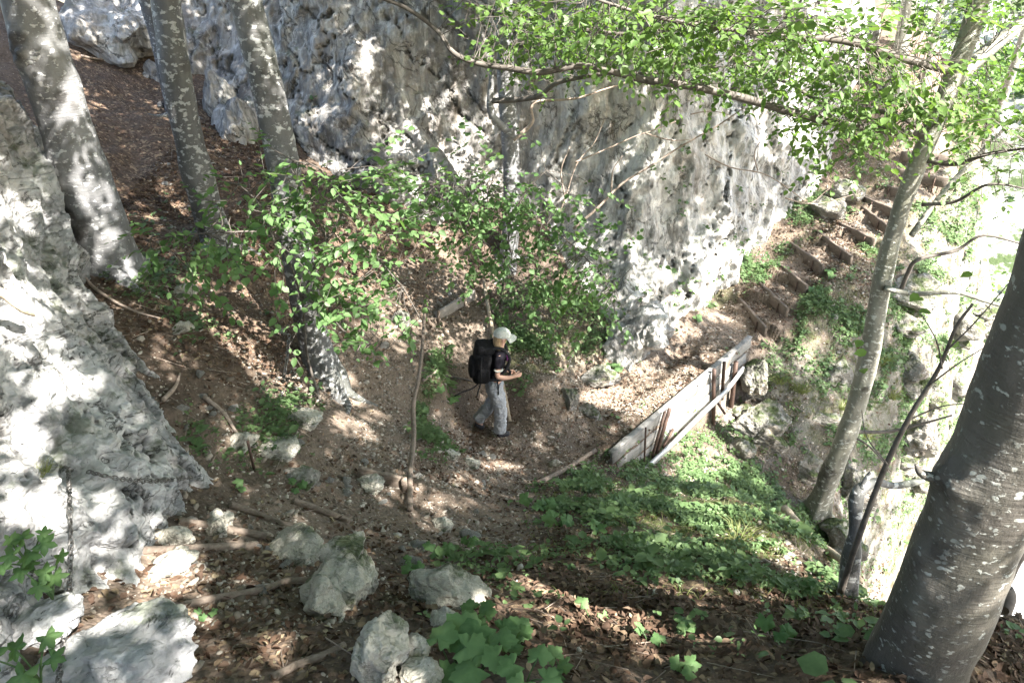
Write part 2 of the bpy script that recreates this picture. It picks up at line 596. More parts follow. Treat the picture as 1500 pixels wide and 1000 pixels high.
M['guard'] = m_plain('galvanised_strip', (.45, .45, .46), (.58, .58, .58), 12, .5, .3)
M['chain'] = m_plain('steel_chain', (.10, .095, .09), (.26, .25, .24), 60, .42, .85)

# ------------------------------------------------------------------ terrain
ctl = []
def c_(u, v, d=None, z=None, Y=None): ctl.append(W(u, v, Y, d, z))
for u, v, z in [(725, 640, 0), (800, 640, 0), (880, 590, 0), (950, 560, 0), (1000, 522, .03), (1060, 490, .1), (1090, 468, .15), (860, 560, .08),
                (700, 655, 0.03), (765, 690, .12), (850, 692, .0), (800, 560, .55), (900, 505, .35), (760, 480, .9), (720, 420, 1.2), (650, 390, 1.5),
                (700, 350, 1.75), (600, 350, 1.95), (560, 300, 2.4), (470, 240, 2.9), (800, 345, 1.6), (870, 475, .7), (950, 520, .2), (1060, 452, .1),
                (1110, 392, .43), (1190, 282, 1.45), (1240, 200, 2.4), (1280, 120, 3.35), (835, 410, 1.15),
                (1103, 460, .2), (1133, 434, .38), (1160, 402, .58), (1181, 372, .78), (1221, 357, .95), (1256, 340, 1.12), (1280, 316, 1.3), (1297, 302, 1.45),
                (1316, 279, 1.65), (1345, 254, 1.9), (1358, 227, 2.2)]:
    c_(u, v, z=z)
for u, v, d in [(1200, 450, 12.8), (1250, 420, 13), (1160, 500, 12.7), (1135, 545, 12.3), (1095, 600, 11.9), (1045, 640, 11.7), (1000, 684, 10.9),
                (945, 702, 10.1), (1100, 680, 11.5), (1160, 720, 11.5), (1200, 745, 11.2), (1250, 650, 12), (1300, 560, 12.9), (1350, 500, 13.6),
                (1400, 300, 14.6), (1380, 340, 14.3), (1340, 400, 13.7), (1300, 450, 13.2), (1430, 240, 15.4), (1400, 430, 14.4), (1440, 380, 15.2), (1450, 150, 19), (1450, 50, 21), (1390, 90, 17), (1340, 150, 15.6), (1230, 550, 12.8),
                (60, 60, 14), (300, 100, 13), (200, 150, 11.5), (100, 250, 9), (200, 300, 9.2), (165, 400, 7.5), (305, 340, 9), (380, 280, 10.3),
                (430, 232, 11.6), (360, 175, 12), (400, 400, 8.7), (250, 480, 6.9), (150, 480, 6.5), (300, 580, 6.5), (220, 600, 5.9), (400, 560, 7.3),
                (470, 545, 8.2), (430, 650, 6.7), (350, 690, 5.9), (300, 740, 5.1), (500, 590, 8.4), (550, 600, 8.6), (560, 500, 9.6), (600, 440, 10.6),
                (540, 680, 7.2), (500, 740, 6.2), (600, 700, 7.0), (640, 640, 8.3), (660, 560, 9.6), (640, 500, 10.3), (690, 500, 10.8), (690, 580, 10.1),
                (680, 680, 8.4), (650, 705, 7.5), (720, 720, 8.4), (700, 780, 6.5), (750, 800, 5.9), (650, 780, 6.2), (600, 800, 5.5), (500, 800, 5.2),
                (400, 780, 4.9), (300, 830, 4.3), (400, 900, 3.85), (300, 950, 3.5), (450, 980, 3.25), (200, 990, 3.2), (550, 850, 4.6), (650, 880, 4.3),
                (700, 950, 3.6), (800, 850, 4.9), (850, 950, 3.6), (800, 990, 3.2), (900, 800, 5.8), (900, 740, 7.4), (850, 722, 8.3), (800, 722, 8.4),
                (1000, 800, 5.9), (1000, 745, 7.6), (1010, 712, 9.4), (1100, 800, 6.2), (1100, 740, 8.3), (1050, 850, 5.0), (1150, 850, 5.3), (1200, 900, 4.6),
                (1000, 930, 3.9), (1150, 960, 3.5), (1330, 960, 3.4), (1250, 900, 4.65), (1450, 970, 3.5), (1450, 925, 4.15), (1240, 870, 5.1),
                (1170, 760, 8), (1220, 815, 6.8), (1290, 905, 4.8), (1500, 915, 4.3)]:
    c_(u, v, d=d)
ctl += [np.array(p, float) for p in [
    (0, 0, 3.9), (-2, 0, 4.3), (2, 0, 3.8), (0, -3, 5), (-5, -2, 6), (5, -2, 2), (-4, 2, 4.5), (-6, 4, 5), (-8, 8, 5), (-9, 14, 6), (-6, 18, 6),
    (3.7, 4.7, -1.2), (4.3, 5.8, -2.2), (4.6, 6.9, -2.4), (5.6, 7, -6), (6.3, 8.6, -5), (5.4, 8.0, -2.0), (5, 4, -7), (4, 2.5, 0.5), (7.3, 9.5, -4.5), (11, 12, -5), (6, 2, -5), (7, 4, -12),
    (9, 8, -13), (11, 12, -12), (13, 16, -11), (11.5, 15, -2), (11, 18, -2), (14, 22, -2), (6, -2, 0), (9, 0, -10), (12, 4, -17),
    (0, 14, 2.5), (4, 14, 2.0), (-3, 15, 4), (3, 18, 4), (8, 19, 4), (10, 22, 5), (-2, 21, 5)]]
ctl = np.array(ctl)
tz = tps(ctl[:, :2], ctl[:, 2], 2e-3)

X0, X1, Y0, Y1 = -9.0, 13.0, -2.0, 21.0
# finer sampling where the ground is close to the photographer
def axis(a, b, fine, coarse, lo, hi):
    out = [a]
    while out[-1] < b:
        s = fine if lo < out[-1] < hi else coarse
        out.append(out[-1] + s)
    return np.array(out)
gx = axis(X0, X1, .036, .09, -4.6, 5.2)
gy = axis(Y0, Y1, .036, .08, 1.6, 12.6)
XX, YY = np.meshgrid(gx, gy)
PX = np.column_stack([XX.ravel(), YY.ravel()])
Z = tz(PX)

# fence line (retaining boards) and stair boards
FA, FB = W(896, 664, z=.06), W(1100, 494, z=.34)
fa, fb = FA[:2], FB[:2]
ft = (fb - fa) / np.linalg.norm(fb - fa)
fn_ = np.array([ft[1], -ft[0]])
FL = np.linalg.norm(fb - fa)
rel = PX - fa
al, sd = rel @ ft, rel @ fn_
wgt = sstep(-.2, .5, al) * sstep(FL + .5, FL - .3, al)
drop = -.12 - .75 * sstep(0, FL * .7, al) - .3 * np.clip(sd, 0, 2)
m_ = (sd > 0.02) & (sd < 1.3)
k_ = np.where(m_, wgt * sstep(1.3, .5, sd), 0)
Z = Z * (1 - k_) + np.minimum(Z, drop) * k_
m_ = (sd <= 0.02) & (sd > -.9)
k_ = np.where(m_, wgt * sstep(-.9, -.4, sd), 0)
lev = .02 + .2 * sstep(0, FL, al)
Z = Z * (1 - k_) + lev * k_

STEPS = [((1086, 441), (1119, 478), .26), ((1116, 418), (1150, 450), .44), ((1141, 387), (1179, 417), .64), ((1161, 358), (1202, 387), .84),
         ((1198, 340), (1244, 374), 1.0), ((1234, 329), (1278, 350), 1.17), ((1262, 303), (1297, 329), 1.35), ((1271, 292), (1322, 313), 1.5),
         ((1298, 273), (1336, 285), 1.7), ((1318, 250), (1383, 262), 1.95), ((1326, 224), (1386, 229), 2.25)]
SB = [(W(*a, z=z), W(*b, z=z)) for a, b, z in STEPS]
mids = np.array([(a + b) / 2 for a, b in SB])
for i in range(len(SB) - 1):
    a, b = SB[i]
    n = mids[i + 1, :2] - mids[i, :2]
    Ls = np.linalg.norm(n); n /= Ls
    t = (PX - mids[i, :2]) @ n
    pr = np.array([-n[1], n[0]])
    s_ = np.abs((PX - mids[i, :2]) @ pr)
    hw = np.linalg.norm((b - a)[:2]) / 2
    k_ = np.where((t > .0) & (t < Ls), sstep(hw + .25, hw - .02, s_), 0)
    Z = Z * (1 - k_) + (STEPS[i][2] - .03 + .04 * t) * k_

paths = [
    ([(690, 655), (725, 642), (800, 636), (880, 588), (950, 558), (1010, 520), (1070, 482), (1103, 462)], .62),
    ([(500, 738), (545, 680), (560, 600), (570, 520), (600, 440), (640, 390)], .5),
    ([(640, 390), (680, 450), (690, 520), (700, 590), (715, 650)], .45),
    ([(500, 740), (600, 790), (700, 775), (722, 715), (735, 650)], .5),
    ([(500, 742), (400, 790), (320, 850), (300, 930), (270, 1000)], .5)]
P3 = np.column_stack([PX, Z])


def hit_ground(u, v):
    """world point of a photo pixel on the smooth terrain"""
    ds = np.linspace(1.5, 24, 900)
    pts = np.array([W(u, v, d=d) for d in (1.5, 24)])
    q = pts[0] + (pts[1] - pts[0]) * ((ds - 1.5) / 22.5)[:, None]
    zz = tz(q[:, :2])
    k = np.argmax(q[:, 2] < zz)
    return np.array([q[k, 0], q[k, 1], zz[k]])


dpath = np.full(len(PX), 9.)
for pl, hw in paths:
    w = np.array([hit_ground(*p)[:2] for p in pl])
    dpath = np.minimum(dpath, seg_dist(PX, w) - hw)
sw = np.array([m[:2] for m in mids] + [hit_ground(1392, 90)[:2]])
dst = seg_dist(PX, sw) - .45
dpath = np.minimum(dpath, dst)
wob = fbm(P3 * 1.6, 4, 3) * .16
pathm = sstep(.12, -.12, dpath + wob)
rough_ = 1 - .75 * pathm
Z = Z + rough_ * (fbm(P3 * 1.1, 4, 21) * .075 + np.maximum(fbm(P3 * 4.2, 3, 31), 0) * .05) + fbm(P3 * 9, 3, 41) * .012 + (1 - rough_) * fbm(P3 * 2, 2, 5) * .02
hk = W(725, 637, z=.02)
k_ = sstep(.75, .35, np.linalg.norm(PX - hk[:2], axis=1))
Z = Z * (1 - k_) + (.02 + fbm(P3 * 6, 3, 47) * .008) * k_
GU, GV = proj(np.column_stack([PX, Z]))


def blobs(u, v, L, p=2.):
    r = np.zeros(np.shape(u))
    for b in L:
        q = ((u - b[0]) / b[2]) ** 2 + ((v - b[1]) / b[3]) ** 2
        r = np.maximum(r, b[4] * np.exp(-q ** p * .7))
    return r


LITTER = [(900, 900, 260, 80, 1), (1150, 930, 250, 90, .9), (200, 220, 200, 160, .9), (330, 420, 160, 120, .6), (330, 920, 170, 110, .4), (1440, 960, 160, 70, 1),
          (800, 870, 160, 50, .9), (560, 360, 120, 80, .5), (600, 720, 180, 60, .25), (960, 560, 120, 50, .15)]
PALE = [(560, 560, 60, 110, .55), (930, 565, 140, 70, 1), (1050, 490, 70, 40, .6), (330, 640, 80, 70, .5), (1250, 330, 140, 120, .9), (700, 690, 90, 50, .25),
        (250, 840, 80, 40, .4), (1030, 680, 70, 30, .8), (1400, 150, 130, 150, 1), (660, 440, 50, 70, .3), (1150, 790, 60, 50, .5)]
GREEN = [(1010, 770, 150, 70, 1), (1150, 840, 100, 60, .6), (810, 520, 90, 70, .7), (1200, 440, 80, 80, .8), (1250, 560, 130, 120, .8), (650, 600, 45, 90, .6), (1400, 330, 130, 150, .6),
         (420, 640, 70, 60, .4), (1050, 440, 60, 30, .5)]
ROCKY = [(1130, 590, 80, 80, .6), (1310, 560, 110, 150, .5), (1430, 440, 100, 200, .9), (1230, 720, 60, 70, .5), (870, 570, 40, 50, .5), (640, 800, 60, 40, .3)]
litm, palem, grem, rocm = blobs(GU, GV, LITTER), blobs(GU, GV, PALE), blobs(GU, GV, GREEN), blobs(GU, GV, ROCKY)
V3 = np.column_stack([PX, Z])
steep = (PX[:, 0] > 5) & (Z < -2.2)
rocm = np.where(steep, .6, rocm)
grem = np.where(steep & (Z > -9), .8, grem)
fc, fe = facets(V3 * 2.2, 5)
Z = Z + rocm * fc * .12
V3 = np.column_stack([PX, Z])
ny, nx = XX.shape
idx = np.arange(nx * ny).reshape(ny, nx)
Q = np.stack([idx[:-1, :-1], idx[:-1, 1:], idx[1:, 1:], idx[1:, :-1]], -1).reshape(-1, 4)
ispath = pathm[Q].mean(1) > .5
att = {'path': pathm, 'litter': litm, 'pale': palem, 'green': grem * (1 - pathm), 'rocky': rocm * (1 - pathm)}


def sub(Qs, name):
    u_, inv = np.unique(Qs, return_inverse=True)
    return mk(name, V3[u_], [inv.reshape(-1, 4)], M['ground'], None, True, {k: a[u_] for k, a in att.items()})


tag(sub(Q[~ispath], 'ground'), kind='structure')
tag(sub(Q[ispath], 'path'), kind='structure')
ZG = Z.reshape(ny, nx)


def gz(x, y):
    x = np.asarray(x, float); y = np.asarray(y, float)
    i = np.clip(np.searchsorted(gx, x) - 1, 0, nx - 2)
    j = np.clip(np.searchsorted(gy, y) - 1, 0, ny - 2)
    fx = np.clip((x - gx[i]) / (gx[i + 1] - gx[i]), 0, 1)
    fy = np.clip((y - gy[j]) / (gy[j + 1] - gy[j]), 0, 1)
    return (ZG[j, i] * (1 - fx) + ZG[j, i + 1] * fx) * (1 - fy) + (ZG[j + 1, i] * (1 - fx) + ZG[j + 1, i + 1] * fx) * fy


def gn(x, y, e=.06):
    return nrm(np.stack([-(gz(x + e, y) - gz(x - e, y)) / (2 * e), -(gz(x, y + e) - gz(x, y - e)) / (2 * e), np.ones(np.shape(x))], -1))


def px(u, v):
    """world point under a photo pixel, on the finished ground"""
    ds = np.linspace(1.5, 26, 1600)
    a, b = W(u, v, d=1.5), W(u, v, d=26)
    q = a + (b - a) * ((ds - 1.5) / 24.5)[:, None]
    k = np.argmax(q[:, 2] < gz(q[:, 0], q[:, 1]))
    return q[k]


# ------------------------------------------------------------------ rock faces
def relief(pts, nvec, upv, res, disp, pad=.3, lam=1e-3, clip=None):
    nvec = nrm(np.array(nvec, float)); upv = np.array(upv, float)
    e1 = nrm(np.cross(upv, nvec)); e2 = np.cross(nvec, e1)
    pts = np.array(pts)
    A = np.column_stack([pts @ e1, pts @ e2]); h = pts @ nvec
    f = tps(A, h, lam)
    lo, hi = A.min(0) - pad, A.max(0) + pad
    if clip: lo, hi = np.maximum(lo, clip[0]), np.minimum(hi, clip[1])
    a = np.arange(lo[0], hi[0], res); b = np.arange(lo[1], hi[1], res)
    AA, BB = np.meshgrid(a, b)
    q = np.column_stack([AA.ravel(), BB.ravel()])
    hh = f(q)
    P = q[:, :1] * e1 + q[:, 1:] * e2 + hh[:, None] * nvec
    P = P + nvec * disp(P)[:, None]
    i = np.arange(len(P)).reshape(len(b), len(a))
    return P, np.stack([i[:-1, :-1], i[:-1, 1:], i[1:, 1:], i[1:, :-1]], -1).reshape(-1, 4)


def rotp(P, ax, an):
    c, s = math.cos(an), math.sin(an)
    R = {'x': [[1, 0, 0], [0, c, -s], [0, s, c]], 'y': [[c, 0, s], [0, 1, 0], [-s, 0, c]], 'z': [[c, -s, 0], [s, c, 0], [0, 0, 1]]}[ax]
    return P @ np.array(R).T


CL = [(950, 515, 10.2), (950, 420, 10.55), (950, 300, 10.95), (950, 100, 11.5), (950, 0, 11.7), (870, 470, 10.4), (900, 380, 10.85), (830, 400, 11.1), (800, 330, 12.1),
      (800, 200, 12.4), (800, 0, 12.9), (720, 300, 12.1), (700, 150, 12.5), (700, 0, 12.9), (650, 280, 11.7), (580, 320, 11.2), (560, 250, 11.4), (600, 170, 12.3), (600, 50, 12.6),
      (500, 230, 11.8), (500, 100, 12.4), (500, 0, 12.8), (430, 205, 12.0), (400, 100, 12.6), (400, 0, 13), (330, 130, 12.7), (300, 60, 13.2), (200, 20, 14.5), (100, 0, 16),
      (1000, 480, 11.0), (1060, 450, 12.1), (1060, 350, 12.4), (1060, 200, 12.8), (1060, 50, 13.2), (1110, 390, 13.0), (1150, 330, 13.9), (1150, 200, 14.0), (1150, 50, 14.3),
      (1190, 270, 14.6), (1200, 150, 15.0), (1200, 30, 15.2), (1230, 190, 15.5), (1270, 100, 16.5), (1285, 20, 17.5)]
cp = [W(u, v, Y=y) for u, v, y in CL]
cp += [np.array(p, float) for p in [(8.8, 20.5, 2), (9, 22, 6), (8.2, 19.5, 8), (5, 15.0, 9), (2, 12.8, 9.5), (0, 13.5, 9.5), (-4, 14.5, 9.5), (-8, 17, 9),
                                     (1.5, 10.6, -1.), (3, 11.5, -1.), (0, 12.4, 0), (-2, 11.5, .5), (5.5, 14.2, 0), (4.4, 12.9, -.6)]]


def cliff_d(P):
    S = rotp(P, 'y', -.55) * np.array([.9, .9, .28])           # folds running down to the right
    Bd = rotp(P, 'y', .62) * np.array([.5, .5, 2.2])
    lw = sstep(1.0, -1.0, P[:, 0] + .4 * vnoise(P * .7, 9))    # left: smoother, folded; right: fluted and rough
    flut = P * np.array([2.4, 2.4, .5])
    wp = np.stack([fbm(P * 1.0, 3, 8), fbm(P * 1.0, 3, 108), fbm(P * 1.0, 3, 208)], 1)
    wf = np.stack([fbm(P * 4, 3, 18), fbm(P * 4, 3, 118), fbm(P * 4, 3, 218)], 1) * .1
    Aw = np.array([.62, .1, -.78]); Bw = np.array([.78, .0, .62])        # left: beds running down to the right
    L1 = np.column_stack([P @ Aw * .38, P @ Bw * 1.05, P[:, 1] * .9])
    Ar = np.array([-.22, .2, -.96]); Bu = np.array([.96, 0., -.22])      # right: flutes nearly upright
    R1 = np.column_stack([P @ Ar * .42, P @ Bu * 1.25, P[:, 1] * .9])
    lw = lw + 0 * P[:, 0]
    d = fbm(P * .45, 3, 1) * .22 + ridged(S * .7 + wp * .2, 2, 2) * .10 * lw
    crack = np.zeros(len(P))
    for mk_, C_, ww, amps, sd_ in ((lw > .002, L1, lw, (.42, .13, .045, .02), 50), (lw < .998, R1, 1 - lw, (.46, .13, .032, .014), 150)):
        c, a, b = C_[mk_], wp[mk_], wf[mk_]
        h = 0
        for o_, (f_, am) in enumerate(zip((1, 2.5, 6., 13.), amps)):
            h = h + am * (facets(c * f_ + a * (.22 * f_ ** .6) + b * f_, sd_ + 3 * o_)[0] - .05)
        h = h + .035 * ridged(c * [1.6, 4.2, 3.] + a * .6 + b * 2, 5, sd_ + 50)
        g1 = np.abs(fbm(c * [.8, 1.7, 1.2] + a * .3, 4, sd_ + 40))
        gr = sstep(.055, 0, g1) * sstep(-.15, .2, vnoise(c * 1.1, sd_ + 41))
        g0 = np.abs(fbm(c * [.35, .95, .7] + a * .2 + b * .6, 4, sd_ + 46))
        gr = np.maximum(gr, 1.5 * sstep(.03, 0, g0))
        g2 = np.abs(fbm(c * [2.4, 4.6, 3.] + a * .5, 3, sd_ + 42))
        gr2 = sstep(.05, 0, g2) * sstep(0, .35, vnoise(c * 2.1, sd_ + 43))
        d[mk_] += ww[mk_] * (h - .09 * gr - .018 * gr2)
        crack[mk_] += ww[mk_] * np.minimum(np.maximum(gr * .9, .3 * gr2), 1)
    CRK.append(crack)
    return d + fbm(P * 7, 4, 78) * .022 - .10


CRK = []
VC, QC = relief(cp, (.05, -.95, .2), (0, 0, 1), .036, cliff_d, .1)
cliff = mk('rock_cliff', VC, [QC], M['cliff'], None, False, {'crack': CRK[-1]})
tag(cliff, 'tall grey limestone cliff with folded and fluted faces rising behind the trail', 'cliff')

LR = [(270, 700, 4.75), (240, 640, 4.95), (180, 550, 5.3), (112, 470, 5.5), (82, 420, 5.6), (42, 330, 5.75), (28, 240, 5.9), (34, 200, 6.1), (-20, 130, 6.2), (-60, 80, 6.3), (-150, 0, 6.6),
      (-10, 500, 3.95), (-40, 310, 4.7), (10, 410, 4.6), (60, 600, 4.2), (100, 500, 4.9), (150, 600, 4.8), (100, 700, 4.0), (190, 690, 4.4), (160, 800, 3.95), (0, 800, 3.2), (90, 830, 3.5),
      (185, 850, 3.95), (205, 780, 4.2), (240, 740, 4.5), (-100, 600, 3.4), (-100, 300, 4.3), (-100, 900, 2.7), (0, 880, 3.0), (120, 890, 3.5), (195, 890, 3.75)]
lp = [W(u, v, d=d) for u, v, d in LR]
# hidden back edge falls away behind the outline
for u, v, d in LR[:10]:
    p = W(u, v, d=d)
    lp.append(p + np.array([-.05, .55, -.55])); lp.append(p + np.array([-.1, 1.1, -1.4]))


def slab_d(P):
    B_ = rotp(rotp(P, 'y', .75), 'x', .3) * np.array([1., 1., 3.])
    wp = np.stack([fbm(P * 1.5, 3, 4), fbm(P * 1.5, 3, 104), fbm(P * 1.5, 3, 204)], 1)
    wf = np.stack([fbm(P * 8, 3, 14), fbm(P * 8, 3, 114), fbm(P * 8, 3, 214)], 1) * .08
    A_ = nrm(W(240, 640, d=4.95) - W(40, 180, d=6.2)); N_ = nrm(np.array([.78, -.3, .55])); C_ = np.cross(N_, A_)
    q = np.column_stack([P @ A_ * .75, P @ C_ * 2.4, P @ N_ * 1.6])
    d = fbm(P * .9, 3, 91) * .09
    for o_, (f_, am) in enumerate(zip((1, 2.4, 5.5, 12.), (.30, .15, .065, .024))):
        d = d + am * (facets(q * f_ + wp * (.2 * f_ ** .6) + wf * f_, 110 + 3 * o_)[0] - .05)
    g1 = np.abs(fbm(q * [.7, 1.5, 1.2] + wp * .25, 4, 140))
    gr = sstep(.06, 0, g1) * sstep(-.2, .15, vnoise(q * 1.2, 141))
    g2 = np.abs(fbm(q * [2., 4., 3.] + wp * .4, 3, 142))
    gr2 = sstep(.06, 0, g2) * sstep(0, .3, vnoise(q * 2.3, 143))
    CRK.append(np.maximum(gr, .7 * gr2))
    return d - .075 * gr - .03 * gr2 + fbm(P * 16, 4, 95) * .006 - .12


VL, QL = relief(lp, (.78, -.30, .55), (0, 0, 1), .0175, slab_d, .15)
slab = mk('rock_outcrop', VL, [QL], M['slab'], None, False, {'crack': CRK[-1]})
tag(slab, 'sunlit white limestone outcrop leaning over the path, hung with chains', 'rock')


def ico(n):
    import bmesh
    bm = bmesh.new()
    bmesh.ops.create_icosphere(bm, subdivisions=n, radius=1)
    V = np.array([v.co[:] for v in bm.verts]); Fc = np.array([[v.index for v in f.verts] for f in bm.faces])
    bm.free()
    return V, Fc


ICO = {k: ico(k) for k in (1, 2, 3, 4, 5, 6)}


def block(seed, n, amt):
    V, Fc = ICO[n]
    o = np.array([seed * 3.1, seed * 1.7, seed * 5.3])
    wp = .10 * np.stack([fbm(V * 2.2 + o, 3, seed), fbm(V * 2.2 + o, 3, seed + 33), fbm(V * 2.2 + o, 3, seed + 66)], 1)
    rg = np.random.default_rng(seed)
    r = np.full(len(V), 9.)
    Vw = nrm(V + wp * .35)
    for k in range(13):                      # planes that split the block
        nv = rg.normal(0, 1, 3); nv /= np.linalg.norm(nv)
        r = np.minimum(r, rg.uniform(.62, 1.0) / np.maximum(Vw @ nv, .12))
    r = np.minimum(r, 1.35)
    Q = V * r[:, None]
    f2, e2 = facets(Q * 1.6 + o + wp, seed + 9)
    f3, e3 = facets(Q * 4.2 + o + wp * 1.5, seed + 19)
    r = r + amt * (f2 * .19 + f3 * .10) + .022 * fbm(Q * 7 + o, 4, seed) + .05 * fbm(Q * 2 + o, 3, seed)
    return V * np.maximum(r, .3)[:, None], Fc


def rock(name, c, size, mat, seed, n=5, rz=0., tilt=0., amt=1.0):
    rg = np.random.default_rng(seed + 5)
    Vs, Fs, k0 = [], [], 0
    for k in range(1 if n <= 3 else 4):
        V, Fc = block(seed + 31 * k, n if k == 0 else max(n - 1, 3), amt)
        if k:
            a = rg.uniform(0, 6.28)
            V = V * rg.uniform(.35, .65) * np.array([1, 1, rg.uniform(.7, 1.2)]) + np.array([math.cos(a) * .72, math.sin(a) * .72, rg.uniform(-.35, .25)])
        Vs.append(V); Fs.append(Fc + k0); k0 += len(V)
    P = np.concatenate(Vs) * np.array(size)
    P = rotp(rotp(P, 'x', tilt), 'z', rz) + np.array(c)
    return P, np.concatenate(Fs)


rock_names = []
def put_rock(u, v, w, h, dep, label, cat='rock', mat='boulder', n=5, d=None, rz=None, tilt=0., sink=.58, seed=None, name='boulder', group=None):
    """w,h in photo pixels, dep in metres; stands on the ground under (u, v+h/2)"""
    p = px(u, v + h * .5) if d is None else W(u, v + h * .5, d=d)
    dd = p[1] * CS - (p[2] - CZ) * SN
    sx, sz = w / 2 / F * dd * .80, h / 2 / F * dd * .80; dep = dep * .8
    seed = seed or (len(rock_names) * 7 + 3)
    rock_names.append(1)
    P, Fc = rock(name, (0, 0, 0), (sx, dep / 2, sz), M[mat], seed, n, rz if rz is not None else random.uniform(-.4, .4), tilt)
    P = P + p + np.array([0, dep * .25, sz * (.82 - sink)])
    o = mk(name, P - p, [Fc], M[mat], None, n < 5)
    o.location = p
    tag(o, label, cat, group)
    return o


put_rock(553, 925, 112, 105, .32, 'blocky cream boulder pile beside the bottom of the steps, largest of the near rocks', seed=31, n=6, sink=.25)
put_rock(560, 965, 70, 60, .25, 'cracked pale boulder leaning against the front of the big near block', seed=37, n=6, sink=.2)
put_rock(600, 955, 55, 42, .2, 'ochre stained boulder touching the right of the near rock pile', seed=43, n=5, sink=.2)
put_rock(612, 985, 70, 30, .2, 'low flat pale stone at the bottom edge beside the broad leaf', seed=57, n=5)
put_rock(500, 838, 140, 78, .6, 'wedge shaped ribbed grey rock beside the lower log steps', seed=47, n=6, tilt=.25)
put_rock(430, 800, 90, 46, .4, 'low pale rock at the end of the near step log', seed=53, n=5)
put_rock(650, 860, 120, 62, .4, 'long pale rock with plants growing round it below the dirt path', seed=61, n=6)
put_rock(655, 905, 50, 30, .2, 'squat grey rock behind the large broad leaves', seed=63, n=5)
put_rock(475, 868, 86, 74, .35, 'pale rock half buried in the leafy slope left of the ribbed rock', seed=67, n=5)
put_rock(318, 750, 50, 56, .25, 'upright pale rock standing by the tip of the outcrop', seed=71, n=5)
put_rock(258, 778, 66, 46, .25, 'sunlit white rock at the foot of the outcrop by the log step', seed=73, n=5)
put_rock(245, 822, 70, 40, .3, 'small white rock under the log step beside the outcrop', seed=79, n=4)
put_rock(165, 950, 250, 120, .55, 'broad sunlit slab of white rock at the bottom left below the chain', mat='slab', seed=84, n=6, sink=.5)
put_rock(40, 915, 110, 60, .4, 'shelf of grey rock behind the maple seedling at bottom left', mat='slab', seed=87, n=6, sink=.4)
put_rock(545, 708, 50, 26, .3, 'pale rock resting on the board step by the handrail pole', seed=89, n=5)
put_rock(440, 690, 60, 36, .35, 'grey mossy rock in the plants left of the path bend', mat='crag', seed=91, n=5)
put_rock(400, 650, 70, 40, .4, 'pale rock on the bank below the hanging chain', seed=97, n=5)
put_rock(440, 602, 60, 34, .35, 'sunlit rock below the roots of the leafy trunk', seed=101, n=5)
put_rock(350, 640, 50, 30, .3, 'flat stone lying in the scree beside the outcrop', seed=103, n=4)
put_rock(835, 565, 34, 60, .4, 'upright white rock on the bank in front of the hiker', seed=107, n=5, mat='crag')
put_rock(880, 535, 60, 50, .5, 'slanting pale rock on the plant covered bank below the cliff', seed=109, n=5, mat='crag')
put_rock(862, 592, 40, 34, .3, 'pointed rock at the inner edge of the trail', seed=113, n=5, mat='crag')
put_rock(930, 470, 120, 110, 1.0, 'big rounded grey buttress at the foot of the cliff by the trail', seed=127, n=6, mat='cliff', sink=.3)
put_rock(1112, 530, 44, 60, .7, 'square rock block at the far end of the board barrier', seed=131, n=6, mat='crag', d=12.0)
put_rock(1118, 600, 90, 80, .9, 'big grey block built into the rocks under the barrier end', seed=137, n=6, mat='crag', d=11.9)
put_rock(1190, 605, 90, 70, .9, 'wide ledge of rock left of the olive trunk', seed=139, n=6, mat='crag', d=12.2)
put_rock(1170, 660, 120, 70, 1.0, 'dark overhanging rock above the earth hollow', seed=149, n=6, mat='crag', d=11.9)
put_rock(1090, 650, 60, 40, .5, 'broken rock in the rubble below the barrier posts', seed=151, n=5, mat='crag', d=11.6)
put_rock(1248, 690, 70, 110, .9, 'tall mossy rock right behind the base of the olive trunk', seed=157, n=6, mat='crag', d=12.0)
put_rock(1240, 770, 70, 80, .7, 'pale rock on the edge of the drop beside the bent snag', seed=161, n=5, mat='crag', d=10.6)
put_rock(1225, 530, 70, 60, .7, 'rock among the grass right of the stairs', seed=163, n=5, mat='crag')
put_rock(1330, 520, 70, 80, .9, 'pale rock on the open slope right of the olive trunk', seed=167, n=5, mat='crag')
put_rock(1345, 610, 70, 90, 1.0, 'sunlit pale crag above the ravine', seed=173, n=5, mat='crag', d=13.4)
put_rock(1215, 295, 60, 44, .7, 'shaded rock under the overhang beside the stairs', seed=179, n=5, mat='crag')
put_rock(1245, 270, 50, 40, .6, 'rough rock beside the upper stair boards', seed=181, n=5, mat='crag')
put_rock(150, 25, 150, 110, 1.4, 'big dark grey boulder at the top of the wooded slope', seed=191, n=6, mat='cliff', sink=.35)
put_rock(345, 135, 70, 130, .7, 'long leaning rock rib right of the middle beech', seed=193, n=6, mat='cliff', tilt=-.2)
put_rock(318, 110, 50, 110, .6, 'narrow rock rib between the two upper beeches', seed=197, n=6, mat='cliff', tilt=-.3)
put_rock(225, 95, 40, 40, .4, 'small grey rock on the litter at the cliff foot', seed=199, n=5, mat='cliff')
put_rock(265, 420, 44, 24, .3, 'flat pale stone at the foot of the left beech', seed=211, n=4)
put_rock(262, 475, 40, 22, .25, 'thin flat grey stone on the bare earth slope', seed=223, n=4)
put_rock(660, 660, 40, 22, .2, 'pale stone on the bank right of the handrail pole', seed=227, n=4)
put_rock(690, 675, 36, 18, .2, 'pale stone beside the trail behind the hiker', seed=229, n=4)
put_rock(648, 762, 34, 24, .2, 'grey stone by the foot of the handrail pole', seed=233, n=4)
put_rock(815, 672, 22, 20, .14, 'small pale stone on the bare trail in front of the hiker', seed=239, n=4)
put_rock(585, 455, 30, 36, .3, 'mossy dark rock beside the upper bend', seed=241, n=4, mat='crag')

